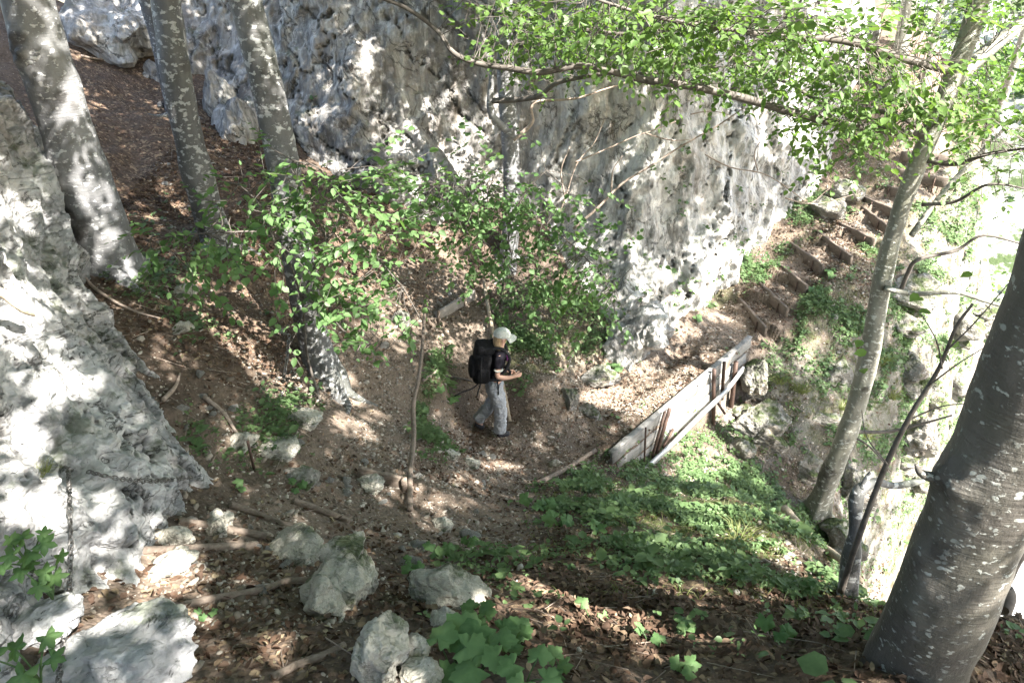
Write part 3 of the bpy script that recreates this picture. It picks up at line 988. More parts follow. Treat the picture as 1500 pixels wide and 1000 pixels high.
for k in range(14):
    u, v = rng.uniform(1320, 1450), rng.uniform(420, 700)
    p = px(u, v)
    sz_ = rng.uniform(.16, .42)
    P, Fc = rock('boulder', (0, 0, 0), (sz_ * 1.2, sz_, sz_ * .8), M['crag'], 500 + 3 * k, 4, rng.uniform(0, 6))
    o = mk('boulder', P, [Fc], M['crag']); o.location = p
    tag(o, 'rough pale rock jutting from the bright slope between the olive trunk and the ravine', 'rock', 'rocks jutting from the bright slope')
# loose stones: individually placed
STONES = [(330, 610, 80, 60, .8), (560, 720, 120, 50, .6), (620, 780, 90, 40, .5), (420, 610, 70, 50, .5), (300, 800, 100, 50, .7), (480, 580, 60, 60, .5), (680, 690, 70, 40, .6),
          (1030, 690, 60, 30, .7), (1100, 620, 50, 60, .9), (900, 640, 40, 20, .3), (250, 180, 120, 90, .35), (560, 640, 50, 90, .5), (800, 600, 60, 40, .3), (420, 850, 80, 60, .5), (1250, 480, 80, 80, .6)]
pts = []
while len(pts) < 130:
    x = rng.uniform(-5, 6.5); y = rng.uniform(2, 13)
    z = float(gz(x, y)); u, v = proj(np.array([x, y, z]))
    if rng.uniform() < blobs(u, v, STONES): pts.append((x, y, z))
st0 = []
for k in range(8):
    P, Fc = rock('stone', (0, 0, 0), (1, .8, .55), M['stone'], 300 + 11 * k, 3, 0, 0, .6)
    st0.append((P, Fc))
proto = {}
for i, (x, y, z) in enumerate(pts):
    k = i % 8
    if k not in proto:
        o = mk('stone', st0[k][0], [st0[k][1]], M['stone'])
        proto[k] = o
    else:
        o = proto[k].copy(); COL.objects.link(o)
    s = rng.uniform(.02, .05) * (1 + (rng.uniform() < .2))
    o.location = (x, y, z + s * .2); o.scale = (s, s, s)
    o.rotation_euler = (rng.uniform(-.3, .3), rng.uniform(-.3, .3), rng.uniform(0, 6.28))
    tag(o, 'small pale limestone stone lying loose on the earth', 'stone', 'loose stones scattered on the slope and trail')

# ------------------------------------------------------------------ BVH of everything that catches the sun flecks
sg = idx[::3, ::3]
Qc = np.stack([sg[:-1, :-1], sg[:-1, 1:], sg[1:, 1:], sg[1:, :-1]], -1).reshape(-1, 4)
VS = np.concatenate([V3, VC, VL]); QS = np.concatenate([Qc, QC + len(V3), QL + len(V3) + len(VC)])
BV = BVHTree.FromPolygons(VS.tolist(), QS.tolist())

# ------------------------------------------------------------------ loose cover: gravel, litter, plants
def scatter(dens, n, box=(-5, 7, 1.8, 14), tries=60):
    out = []
    tot = 0
    for _ in range(tries):
        x = rng.uniform(box[0], box[1], n * 3); y = rng.uniform(box[2], box[3], n * 3)
        z = gz(x, y)
        P = np.column_stack([x, y, z])
        u, v = proj(P)
        k = (rng.uniform(0, 1, len(x)) < dens(u, v, P)) & (u > -60) & (u < 1560) & (v > -40) & (v < 1060)
        out.append(P[k]); tot += k.sum()
        if tot >= n: break
    return np.concatenate(out)[:n]


pathf = lambda P: np.interp(0, [0], [0])
def pathat(P):
    i = np.clip(np.searchsorted(gx, P[:, 0]), 0, nx - 1); j = np.clip(np.searchsorted(gy, P[:, 1]), 0, ny - 1)
    return pathm.reshape(ny, nx)[j, i]


GRAV = PALE + [(560, 660, 110, 80, .6), (600, 780, 120, 50, .5), (340, 870, 120, 80, .6), (700, 620, 200, 90, .35), (250, 520, 120, 90, .3), (1110, 600, 70, 80, .8), (1180, 660, 60, 60, .5), (750, 660, 160, 70, .6), (600, 600, 140, 200, .45), (400, 600, 200, 150, .35), (850, 600, 120, 60, .5), (640, 430, 70, 70, .5), (250, 250, 150, 150, .12), (430, 830, 160, 120, .35)]
gp = scatter(lambda u, v, P: blobs(u, v, GRAV, 1.) * (.35 + .65 * (vnoise(P * 2.2, 71) > -.1)), 60000, (-5, 9, 1.8, 17))
mb = MB()
Vi, Fi = ICO[1]
n = len(gp)
s = rng.lognormal(math.log(.0082), .55, n).clip(.003, .035)
A = rng.normal(0, 1, (n, 3, 3)) * .28 + np.eye(3)
A[:, 2] *= .55
VV = np.einsum('nij,kj->nki', A, Vi) * s[:, None, None] + (gp + np.column_stack([0 * s, 0 * s, s * .2]))[:, None]
mb.add(VV.reshape(-1, 3), None, (Fi[None] + (np.arange(n) * len(Vi))[:, None, None]).reshape(-1, 3), np.repeat(rng.uniform(0, 1, n), len(Vi)))
tag(mb.build('gravel', M['gravel'], None, False), kind='stuff')

LIT2 = LITTER + [(960, 560, 120, 60, .3), (720, 640, 120, 60, .2), (1250, 330, 150, 110, .6)]
lp_ = scatter(lambda u, v, P: blobs(u, v, LIT2, 1.) * np.clip(.55 + .8 * vnoise(P * 1.7, 81), .1, 1), 42000)
n = len(lp_)
Nn = nrm(gn(lp_[:, 0], lp_[:, 1]) + rng.normal(0, .38, (n, 3)))
T = rng.normal(0, 1, (n, 3)); T[:, 2] *= .2
LL = rng.uniform(.025, .062, n)
V, q = leaves(lp_ + Nn * rng.uniform(.002, .016, n)[:, None], T, Nn, LL, rng.uniform(.6, 1.1, n), rng.uniform(-.35, .5, n), rng.uniform(-.5, .6))
mb = MB(); mb.add(V, q, r=np.repeat(np.clip(rng.beta(1.6, 2.2, n), 0, 1), 6))
tl = scatter(lambda u, v, P: blobs(u, v, [(340, 890, 150, 90, .9), (440, 960, 100, 60, .8), (560, 960, 60, 40, .5), (260, 850, 60, 50, .6)], 1.), 900, (-3, 1, 1.8, 5))
n = len(tl)
Nn = nrm(gn(tl[:, 0], tl[:, 1]) + rng.normal(0, .3, (n, 3))); T = rng.normal(0, 1, (n, 3)); T[:, 2] *= .2
V, q = leaves(tl + Nn * rng.uniform(.006, .02, n)[:, None], T, Nn, rng.uniform(.022, .058, n), rng.uniform(.7, 1.3, n), rng.uniform(-.3, .4, n), rng.uniform(-.4, .5))
mb.add(V, q, r=np.repeat(np.clip(rng.uniform(.3, 1.05, n), 0, 1), 6))
tag(mb.build('fallen_leaves', M['litter']), kind='stuff')

# twigs lying about
tp = scatter(lambda u, v, P: blobs(u, v, [(900, 900, 300, 100, .8), (250, 250, 200, 180, .7), (1180, 800, 80, 60, 1), (420, 560, 150, 100, .5), (1400, 950, 200, 60, .8)], 1.), 900)
n = len(tp)
an = rng.uniform(0, 6.28, n); ln = rng.uniform(.06, .38, n)
B2 = tp + np.column_stack([np.cos(an) * ln, np.sin(an) * ln, 0 * an]); B2[:, 2] = gz(B2[:, 0], B2[:, 1])
r_ = rng.uniform(.0018, .005, n)
V, q = prisms(tp + [0, 0, .012], B2 + [0, 0, .018], r_, r_ * .5)
mb = MB(); mb.add(V, q)
tag(mb.build('fallen_twigs', M['dead']), kind='stuff')

COVER = [(1000, 755, 120, 60, 1), (900, 720, 70, 40, .9), (1080, 800, 110, 60, .95), (1170, 850, 90, 50, .6), (810, 520, 90, 60, 1), (900, 520, 50, 30, .9), (770, 560, 36, 60, .8), (650, 590, 34, 80, 1), (660, 690, 50, 40, .35),
         (1180, 430, 60, 60, .9), (1130, 480, 40, 40, .7), (1250, 480, 80, 60, .7), (1290, 400, 60, 60, .6), (1120, 380, 30, 30, .8), (940, 520, 50, 30, .5), (430, 640, 60, 50, .5), (330, 630, 40, 30, .4),
         (1040, 450, 50, 20, .6), (220, 400, 60, 40, .3), (470, 600, 60, 40, .4), (1200, 560, 60, 70, .4), (1030, 640, 80, 60, .3), (1380, 330, 100, 120, .5), (1250, 900, 140, 40, .3), (870, 500, 60, 50, .6),
         (280, 450, 60, 40, .25), (700, 820, 60, 40, .2), (520, 570, 30, 40, .5), (150, 120, 100, 60, .15), (1240, 720, 50, 60, .4), (640, 490, 20, 40, .5), (1100, 700, 80, 50, .7), (1320, 560, 100, 140, 1), (1380, 400, 90, 120, .9), (1270, 480, 60, 160, 1), (1240, 620, 50, 80, .6), (1220, 400, 60, 60, .8), (1200, 320, 50, 40, .6), (1400, 150, 120, 160, .45)]
cv = scatter(lambda u, v, P: blobs(u, v, COVER, 1.) * np.clip(.22 + 1.3 * vnoise(P * 2.2, 61) + .5 * vnoise(P * 7, 62), .01, 1) * (1 - pathat(P)), 26000, (-5, 10, 1.8, 18))
n = len(cv)
mb = MB()
sz = rng.lognormal(math.log(.036), .42, n).clip(.016, .12)
hgt = rng.uniform(.015, .12, n)
rn = rng.uniform(0, 1, n)
g0 = gn(cv[:, 0], cv[:, 1])
for k in range(4):
    a = rng.uniform(0, 6.28, n)
    T = np.column_stack([np.cos(a), np.sin(a), rng.uniform(-.35, .5, n)])
    Nn = nrm(np.array([0, 0, 1.]) + .4 * g0 + rng.normal(0, .35, (n, 3)))
    V, q = leaves(cv + np.column_stack([0 * a, 0 * a, hgt * rng.uniform(.4, 1, n)]) + T * (sz * .25)[:, None], T, Nn, sz * rng.uniform(.6, 1.3, n), np.where(rn < .35, rng.uniform(.4, .6, n), rng.uniform(.8, 1.25, n)), .1, .2)
    mb.add(V, q, r=np.repeat(np.clip(rn * .6 + rng.uniform(0, .4, n), 0, 1), 6))
tag(mb.build('ground_cover', M['cover']), kind='stuff')

# fine grass-like seedlings and short blades in the same places
def blades(P, L, w, n, mb, spread=.6, r0=0.):
    for k in range(n):
        a = rng.uniform(0, 6.28, len(P)); l = L * rng.uniform(.6, 1.2, len(P))
        D = nrm(np.column_stack([np.cos(a) * spread, np.sin(a) * spread, np.ones(len(P))]) + rng.normal(0, .15, (len(P), 3)))
        S = nrm(np.cross(D, rng.normal(0, 1, (len(P), 3))))
        M1 = P + D * (l * .55)[:, None]
        E = M1 + nrm(D + np.column_stack([np.cos(a), np.sin(a), -np.ones(len(P)) * .9]) * .8) * (l * .5)[:, None]
        V = np.stack([P - S * w, P + S * w, M1 - S * w * .8, M1 + S * w * .8, E], 1)
        b = (np.arange(len(P)) * 5)[:, None]
        mb.add(V.reshape(-1, 3), b + np.array([0, 1, 3, 2]), b + np.array([2, 3, 4]), np.repeat(np.clip(r0 + rng.uniform(0, 1, len(P)), 0, 1), 5))


gr = scatter(lambda u, v, P: blobs(u, v, [(1250, 580, 120, 110, 1), (1060, 780, 170, 90, .8), (1350, 420, 100, 120, .8), (1150, 520, 50, 60, .6), (1400, 200, 120, 120, .8), (1220, 440, 60, 60, .5)], 1.) * (vnoise(P * 2, 55) > -.05) * (1 - pathat(P)), 5000, (0, 9, 3, 18))
mb = MB(); blades(gr, .11, .002, 3, mb)
tag(mb.build('grass', M['grass']), kind='stuff')

TUFTS = [(1140, 560, 'grass tuft hanging beside the square rock at the barrier end'), (1175, 575, 'long grass tuft on the ledge left of the olive trunk'), (1305, 580, 'large pale grass tuft right of the olive trunk'),
         (1340, 560, 'grass tuft on the bright slope above the ravine'), (1230, 600, 'grass tuft touching the olive trunk at half height'), (1265, 640, 'low grass tuft on the mossy rock behind the olive trunk'),
         (60, 690, 'dry grass tuft growing from the white outcrop beside the chain'), (1290, 530, 'grass tuft below the lowest bare limb of the olive trunk'), (1080, 790, 'bright grass tuft among the ground cover plants')]
for u, v, lb in TUFTS:
    if u < 200:
        h = BV.ray_cast(Vector((0, 0, CZ)), Vector(W(u, v, d=1) - np.array([0, 0, CZ])).normalized())
        p = np.array(h[0]); L = .13; nb = 40; w = .0016
    else:
        p = px(u, v); L = .34; nb = 60; w = .0035
    mb = MB(); blades(p + rng.normal(0, .05 if u > 200 else .02, (6, 3)) * [1, 1, .1] - [0, 0, .02], L, w, nb // 4, mb, .8, .2)
    o = mb.build('grass_tuft', M['grass']); tag(o, lb, 'grass', 'grass tufts')


u_, v_ = proj(VC)
dn = blobs(u_, v_, [(1100, 180, 40, 30, 1), (1010, 330, 60, 50, .5), (1120, 300, 40, 90, .5), (950, 460, 70, 50, .7), (1050, 420, 70, 40, .8), (870, 410, 50, 60, .7), (1000, 240, 90, 40, .4), (1150, 240, 50, 60, .4), (820, 300, 50, 60, .3), (440, 150, 40, 60, .15), (560, 310, 40, 30, .4)], 1.)
kx = rng.uniform(0, 1, len(VC)) < dn * .03 * (vnoise(VC * 2.3, 88) > .05)
cq = VC[kx]; n = len(cq)
mb = MB()
for k in range(5):
    a = rng.uniform(0, 6.28, n)
    T = np.column_stack([np.cos(a), np.sin(a) - .6, rng.uniform(-.5, .5, n)])
    V, q = leaves(cq + rng.normal(0, .03, (n, 3)) + [0, -.03, .02], T, nrm(np.array([0, -.5, 1.]) + rng.normal(0, .4, (n, 3))), rng.uniform(.03, .085, n), 1.1, .1, .2)
    mb.add(V, q, r=np.repeat(rng.uniform(0, 1, n), 6))
blades(cq[::3] + [0, -.02, 0], .12, .0025, 4, mb)
tag(mb.build('cliff_plants', M['cover']), kind='stuff')

# broad-leaved plants
def lobed(R, lobes=5, depth=.28, heart=.35, n=30):
    a = np.linspace(-math.pi, math.pi, n, endpoint=False)
    r = R * (.82 + depth * .5 * np.cos(lobes * a) + .06 * np.cos(lobes * 3 * a)) * (1 - heart * np.exp(-((np.abs(a) - math.pi) / .35) ** 2) * 1.6)
    return np.column_stack([r * np.cos(a) + R * .25, r * np.sin(a)])


def plant(name, p, nl, R, H, label, lobes=5, depth=.2, heart=.5, mat='broad', cat='plant', spread=1., lean=None, group=None):
    root = thing(name, label, cat, p, group)
    for k in range(nl):
        a = k * 2.4 + rng.uniform(-.4, .4)
        out = np.array([math.cos(a), math.sin(a), 0]) * spread * R * rng.uniform(.5, 1.3) * (0 if nl == 1 else 1)
        if lean is not None: out = out + np.array(lean) * R
        top = p + out + np.array([0, 0, H * rng.uniform(.55, 1.1)])
        Rk = R * rng.uniform(.65, 1.05)
        C = lobed(Rk, lobes, depth, heart)
        n = len(C)
        ax = nrm(np.array([out[0], out[1], 0]) + rng.normal(0, .25, 3) * [1, 1, 0] + [1e-3, -.35 * R, 0])
        Nn = nrm(np.array([0, -.28, 1]) + rng.normal(0, .2, 3) + ax * .2)
        S = nrm(np.cross(Nn, ax)); ax = np.cross(S, Nn)
        rows = []
        for t in (.5, 1.):
            q = C * t
            h = .10 * Rk * t * t * np.cos(3 * np.arctan2(q[:, 1], q[:, 0])) - .22 * Rk * t * t + .03 * Rk * rng.normal(0, 1, n) * t
            rows.append(top + ax * q[:, :1] + S * q[:, 1:] + Nn * h[:, None])
        V = np.concatenate([rows[0], rows[1], [top]])
        i = np.arange(n); j = (i + 1) % n
        mb = MB()
        mb.add(V, np.stack([i, i + n, j + n, j], 1), np.stack([np.full(n, 2 * n), i, j], 1), np.full(len(V), rng.uniform(0, 1)))
        mb.build('leaf', M[mat], root)
        st = MB()
        V, q, t = tube([p - [0, 0, .03], p + out * .35 + [0, 0, H * .35], top], [.0045, .0038, .003], 5, 4)
        st.add(V, q, t).build('stem', M['cover'], root)
    return root


PL = [(660, 975, 4, .13, .12, 'largest broad rounded leaves at the bottom edge of the picture'), (745, 950, 4, .085, .10, 'ragged broad leaves behind the rounded leaves at the bottom edge'), (700, 915, 5, .065, .09, 'clump of lobed leaves right of the blocky near rocks'),
      (770, 1000, 4, .07, .09, 'leaves with one yellowing leaf at the bottom edge'), (865, 905, 2, .055, .10, 'lone two leaved plant standing in the brown litter'), (950, 940, 2, .06, .07, 'plant with one pale oval leaf at the right of the litter patch'),
      (1000, 925, 3, .045, .08, 'slender plant right of the pale oval leaf'), (640, 815, 4, .075, .09, 'plant with broad leaves above the long pale rock'), (605, 835, 3, .06, .07, 'small broad plant left of the long pale rock'),
      (785, 745, 4, .10, .10, 'bright broad leaved plant where trail meets ground cover'), (820, 770, 4, .10, .09, 'broad plant in front of the edge log by the ground cover'), (870, 780, 4, .07, .08, 'broad plant at the corner of the green slope'),
      (1130, 935, 3, .06, .1, 'yellow green plant in the litter left of the near trunk'), (1185, 870, 4, .06, .09, 'plant at the foot of the bent snag'), (660, 590, 3, .10, .12, 'broad leaf on the bank behind the hiker'), (635, 575, 2, .08, .1, 'broad leaf beside the handrail pole'),
      (925, 520, 4, .12, .14, 'blue green broad plant at the foot of the buttress'), (900, 545, 4, .10, .12, 'broad plant on the bank edge above the sunlit trail'), (1195, 430, 4, .10, .12, 'large leaved plant right of the middle stair boards'),
      (1215, 405, 4, .09, .12, 'pale leaved plant by the stair boards near the olive trunk'), (700, 985, 4, .10, .12, 'pair of round leaves between the two largest clumps at the bottom edge'), (820, 985, 3, .06, .08, 'small lobed plant right of the yellowing leaf'), (690, 800, 3, .05, .07, 'little plant at the edge of the bare trail'), (1020, 470, 4, .07, .09, 'leafy plant under the cliff where the trail narrows'), (350, 720, 2, .05, .06, 'bright plant at the tip of the outcrop under the chain end'), (430, 715, 3, .055, .07, 'pair of leaves hanging over the inner bend'),
      (300, 905, 3, .035, .05, 'small seedling at the right foot of the white rock'), (930, 800, 3, .06, .08, 'broad plant low on the green slope'), (1000, 985, 3, .05, .07, 'plant at the bottom edge left of the near trunk')]
for u, v, nl, R, H, lb in PL:
    plant('broadleaf_plant', px(u, v), nl, R, H, lb, group='broad leaved plants by the trail')
for u, v, d, nl, R, lb in [(40, 960, 2.55, 5, .062, 'bright maple seedling at the bottom left corner'), (30, 800, 2.9, 8, .05, 'leafy plant in front of the outcrop at the left edge'), (60, 840, 2.9, 7, .045, 'darker leafy plant below the outcrop at the left edge')]:
    p = W(u, v, d=d)
    plant('maple_seedling', p - [0, 0, .12], nl, R, .14, lb, 5, .5, .35, 'leaf_shrub', 'plant', 1.5)

# ------------------------------------------------------------------ trees
def flare(pos, amp, n, h, ph):
    z0 = pos[2]
    def f(P, a):
        k = np.exp(-np.maximum(P[:, 2] - z0, 0) / h)[:, None]
        return 1 + k * (amp * .55 + amp * np.maximum(0, np.cos(max(n, 3) * a + ph))[None] ** 2) + .05 * np.cos(2 * a + P[:, 2:3] * 1.3)
    return f


CROWN_TREES = []


def tree(name, label, base, R, H, mat, lean=(0, 0), flr=.35, nroot=4, wob=.055, sides=56, group=None, crown=True, bumps=()):
    base = np.array(base, float)
    wound = None
    root = thing(name, label, 'tree', base, group or 'beech trees along the trail')
    hs = np.concatenate([np.linspace(-.35, 5, 30), np.linspace(5.5, H, 9)])
    P = []
    for i, h in enumerate(hs):
        P.append(base + [lean[0] * h + wob * math.sin(h * 1.3 + base[0]), lean[1] * h + wob * math.cos(h * 1.1 + base[1]), h])
    P = np.array(P)
    Rr = R * (1 - .45 * np.clip(hs / H, 0, 1)) * np.where(hs < 0, 1.05, 1)
    V, q, t = tube(P, Rr, sides, 9 if sides > 20 else 4, .075, 2.6, int(abs(base[0]) * 100) % 50, flare(base, flr, nroot, .28, base[0] * 7))
    V = V + nrm(V - np.array([base[0], base[1], 0]) * [1, 1, 0] - V * [0, 0, 1] + 1e-6) * (facets(V * 1.6, 3)[0] * .012)[:, None]
    wnd = np.zeros(len(V))
    for (u, v, rb, am, dk) in bumps:             # swellings, knots and healed wounds
        b_ = -(v - 500) / F
        yy = b_ * SN + CS
        c = W(u, v, d=base[1] / yy - R * .6)
        zk = c[2] - base[2]
        ax_ = np.array([base[0] + lean[0] * zk, base[1] + lean[1] * zk, c[2]])
        c = ax_ + nrm(c - ax_) * R * .9
        dd = np.linalg.norm((V - c) * [1, 1, .75], axis=1) / (rb * 1.2)
        k_ = np.exp(-dd ** 2 * 1.6)
        V = V + (nrm((V - ax_) * [1, 1, .15]) * (k_ * am * (1 + .6 * fbm(V * 14, 3, 4)))[:, None])
        if dk: wnd = np.maximum(wnd, dk * sstep(.85, .35, dd + .35 * fbm(V * 10, 3, 9)))
    mb = MB(); mb.add(V, q, t, wnd)
    for k in range(nroot):                       # surface roots
        a = -base[0] * 7 / nroot + k * 2 * math.pi / nroot
        dr = np.array([math.cos(a), math.sin(a), 0])
        pts = []
        for s_ in (R * .8, R * 1.5, R * 2.3, R * 3.2):
            q_ = base + dr * s_ + np.array([-dr[1], dr[0], 0]) * .12 * math.sin(s_ * 4 + k)
            q_[2] = min(float(gz(q_[0], q_[1])), base[2] + .1) + R * (.35 if s_ < R * 1.2 else (.12 if s_ < R * 2 else -.05))
            pts.append(q_)
        V, q, t = tube(pts, [R * .42, R * .3, R * .2, R * .1], 10, 5, .12, 5, k)
        mb.add(V, q, t)
    mb.build('trunk', mat, root)
    if crown: CROWN_TREES.append((root, P[-1], base, H, P))
    return root, P


def on(u, v, Y=None, d=None):
    return W(u, v, Y, d)


b1 = px(168, 405); t1, P1 = tree('beech_tree', 'scarred pale beech leaning past the outcrop, with knotted bark and dark wounds', b1, .235, 11, M['bark_pale'], (.004, .0), .28, 4, .03, bumps=[(45, 75, .13, .07, .8), (92, 262, .12, .06, 1), (66, 120, .1, .05, .3), (100, 235, .09, .06, .4), (88, 140, .05, .025, .7), (110, 155, .045, .02, .7), (104, 205, .05, .02, .5), (118, 330, .2, .03, .9), (150, 350, .1, .02, .3)])
b2 = px(306, 350); t2, P2 = tree('beech_tree', 'lichen spotted beech standing between the scarred beech and the leafy shrub', b2 + [.08, 0, 0], .165, 12, M['bark'], (.014, .0), .3, 4, bumps=[(279, 97, .07, .025, .5), (285, 320, .16, .02, .7)])
b2b = px(252, 165); t2b, P2b = tree('beech_tree', 'thin grey beech partly hidden behind the lichen spotted beech', b2b, .13, 10, M['bark'], (-.01, 0), .2, 3)
b3 = on(478, 545, d=8.2); b3[2] = gz(b3[0], b3[1]) + .05; t3, P3_ = tree('beech_tree', 'grey beech with stilt roots rising through the leafy shrub', b3, .165, 12, M['bark'], (-.075, .05), .4, 4, bumps=[(398, 113, .05, .025, .8), (440, 470, .2, .02, .6)])
bc = np.array([-.06, 11.1, float(gz(-.06, 11.1))]); t4, P4 = tree('beech_tree', 'slim beech with a bent side limb close to the cliff face', bc, .14, 10, M['bark_pale'], (0, 0), .2, 3)
br = on(1203, 742, d=11.1); t5, P5 = tree('beech_tree', 'olive barked beech in front of the stairs, rooted in the hollow', br, .138, 11, M['bark_right'], (.004, 0), .45, 4, .07, bumps=[(1264, 565, .06, .03, .8), (1295, 422, .09, .035, .3), (1215, 690, .2, .02, .7)])
bb = np.array([1.84, 2.12, float(gz(1.84, 2.12))]); t6, P6 = tree('beech_tree', 'huge dark near trunk with pale lichen flecks at the bottom right', bb, .196, 10, M['bark_near'], (0, 0.0), .14, 0, .012, 110, bumps=[(1350, 712, .085, .05, .5), (1360, 760, .10, .012, 0), (1318, 828, .06, .03, .5), (1330, 870, .12, .012, 0), (1385, 800, .06, .012, .7), (1345, 890, .055, .012, .8), (1390, 960, .08, -.012, .7)])


def limb(root, pts, R, mat, name='branch', sides=8, rough=.06, sub=7):
    pts = np.array(pts)
    V, q, t = tube(pts, R, sides, sub, rough, 4, len(pts))
    mb = MB(); mb.add(V, q, t)
    mb.build(name, mat, root)
    return catmull(pts, 10)


def pxl(L, Y):
    """photo polyline -> points at forward distance Y (number or list)"""
    Ys = Y if hasattr(Y, '__len__') else [Y] * len(L)
    return [W(u, v, Y=y) for (u, v), y in zip(L, Ys)]


def taper(a, b, n): return list(np.linspace(a, b, n))


def burl(root, u, v, d, r, mat, sq=(1, .5, 1.)):
    V, Fc = ICO[4]
    P = V * (1 + .3 * facets(V * 2 + u, 4)[0] + .15 * fbm(V * 4 + u, 3, 2))[:, None] * r * np.array(sq) + W(u, v, d=d)
    mb = MB(); mb.add(P, None, Fc); return mb.build('burl', mat, root)


BR = []    # samples of the branches that carry leaves: (points)
# right tree: boughs reaching left over the trail
bough = pxl([(1368, 198), (1290, 190), (1200, 175), (1100, 147), (1020, 128), (950, 118), (900, 106), (850, 97), (790, 106), (745, 100), (700, 93), (665, 78), (640, 45), (600, 15), (555, -4), (480, -30)],
            [8.27, 8.2, 8.1, 8.0, 7.9, 7.9, 7.9, 8., 8., 8.1, 8.2, 8.2, 8.3, 8.3, 8.3, 8.3])
BR.append(limb(t5, bough, taper(.05, .018, len(bough)), M['twig']))
l2 = pxl([(1395, 105), (1320, 85), (1240, 60), (1150, 55), (1080, 45), (1010, 35), (940, 20), (860, -5)], [8.27, 8, 7.6, 7.4, 7.2, 7.1, 7, 7])
BR.append(limb(t5, l2, taper(.045, .012, len(l2)), M['twig']))
l3 = pxl([(1368, 198), (1300, 165), (1230, 165), (1160, 125), (1110, 105), (1060, 70), (1010, 40)], [8.27, 8.4, 8.6, 8.8, 9, 9.1, 9.2])
BR.append(limb(t5, l3, taper(.03, .008, len(l3)), M['twig']))
l4 = pxl([(1355, 235), (1400, 240), (1450, 225), (1520, 215)], [8.27, 8, 7.6, 7.2]); BR.append(limb(t5, l4, taper(.035, .012, 4), M['twig']))
for pl, r0, r1, Y in [([(1296, 422), (1340, 430), (1400, 428), (1440, 440), (1480, 452)], .04, .02, [8.25, 8.1, 7.9, 7.8, 7.7]),
                      ([(1320, 425), (1330, 400), (1345, 380), (1400, 367), (1440, 345), (1500, 358)], .032, .012, [8.2, 8.1, 8., 8, 7.9, 7.8]),
                      ([(1240, 632), (1300, 632), (1345, 622), (1395, 608)], .03, .012, [8.25, 8.2, 8.1, 8]),
                      ([(1245, 636), (1275, 655), (1305, 690)], .018, .008, [8.25, 8.1, 8]),
                      ([(1335, 345), (1375, 290), (1415, 245), (1470, 190)], .04, .02, [8.3, 8.5, 8.8, 9.]),
                      ([(1350, 300), (1400, 295), (1450, 270), (1520, 280)], .025, .01, [8.3, 8.1, 7.9, 7.8]),
                      ([(1395, 120), (1440, 80), (1500, 30), (1540, -10)], .09, .06, [8.3, 8.5, 8.7, 8.9])]:
    L_ = limb(t5, pxl(pl, Y), taper(r0, r1, len(pl)), M['bark_right'] if r0 > .035 else M['twig'])
    if pl[0][1] < 380: BR.append(L_)
# slim tree by the cliff
BC = []
BC.append(limb(t4, pxl([(742, 190), (728, 178), (718, 160), (720, 120), (724, 85), (730, 50), (728, 0)], [11.0, 10.9, 10.85, 10.85, 10.8, 10.8, 10.8]), taper(.06, .03, 7), M['bark_pale']))
BC.append(limb(t4, pxl([(720, 148), (760, 146), (790, 140), (815, 122), (850, 114), (900, 107), (960, 108), (1030, 100)], [10.85, 10.7, 10.5, 10.3, 10.1, 10, 9.9, 9.8]), taper(.045, .015, 8), M['twig']))
BC.append(limb(t4, pxl([(745, 70), (790, 60), (850, 45), (930, 50), (1010, 30), (1080, 35)], [11, 10.7, 10.4, 10.2, 10, 9.8]), taper(.04, .012, 6), M['twig']))
limb(t6, [W(1375, 700, d=2.74), W(1350, 693, d=2.72), W(1341, 680, d=2.7)], [.03, .018, .005], M['bark_near'], 'branch_stub', 9, .3)

# dead and bent wood
def stick(name, label, cat, pts, R, mat, sides=8, rough=.08, sub=6):
    pts = np.array(pts)
    p0 = pts[0]
    V, q, t = tube(pts, R, sides, sub, rough, 6, int(p0[1] * 10) % 40)
    mb = MB(); mb.add(V - p0, q, t)
    o = mb.build(name, mat); o.location = p0
    return tag(o, label, cat, {'step_log': 'log steps on the near trail', 'handrail_pole': 'handrail poles', 'fallen_branch': 'fallen branches on the slope'}.get(name))


stick('dead_branch', 'broken pinkish dead branch arching right from the slim beech', 'branch', pxl([(752, 205), (768, 192), (780, 178), (778, 158), (790, 148), (840, 145), (880, 133), (925, 118), (950, 105)], 10.8), taper(.03, .01, 9), M['dead'])
stick('dead_branch', 'long bare dead branch rising right from the shrub along the cliff', 'branch', pxl([(840, 335), (875, 305), (910, 270), (950, 245), (1000, 213), (1050, 185), (1090, 158)], [10.2, 10.1, 10.1, 10, 10, 9.9, 9.9]), taper(.022, .008, 7), M['dead'])
r0_ = thing('dead_sapling', 'forked dead sapling leaning in front of the cliff', 'tree', W(815, 320, Y=10.4))
for pl in ([(815, 325), (828, 290), (845, 240), (870, 210), (885, 175)], [(842, 238), (880, 222), (930, 200), (960, 190), (990, 178)], [(828, 290), (822, 250), (835, 215)], [(895, 285), (898, 250), (912, 228)], [(945, 195), (980, 205), (1010, 205)]):
    limb(r0_, pxl(pl, 10.3), taper(.015, .005, len(pl)), M['dead'], 'branch', 6)
r1_ = thing('dead_branch', 'tangle of thin bare branches hanging by the overhang beside the stairs', 'branch', W(1190, 300, Y=12.3))
for pl in ([(1030, 225), (1070, 245), (1120, 255), (1160, 280), (1185, 298), (1215, 295), (1250, 285)], [(1150, 290), (1185, 298), (1210, 280), (1235, 262)], [(1000, 170), (1040, 163), (1075, 170)], [(1110, 250), (1105, 225), (1115, 205)]):
    limb(r1_, pxl(pl, 12.0), taper(.014, .005, len(pl)), M['dead'], 'branch', 5)
sn = thing('bent_snag', 'bent grey snag on the drop edge, its top turned sideways behind the near trunk', 'tree', W(1240, 878, d=5.1))
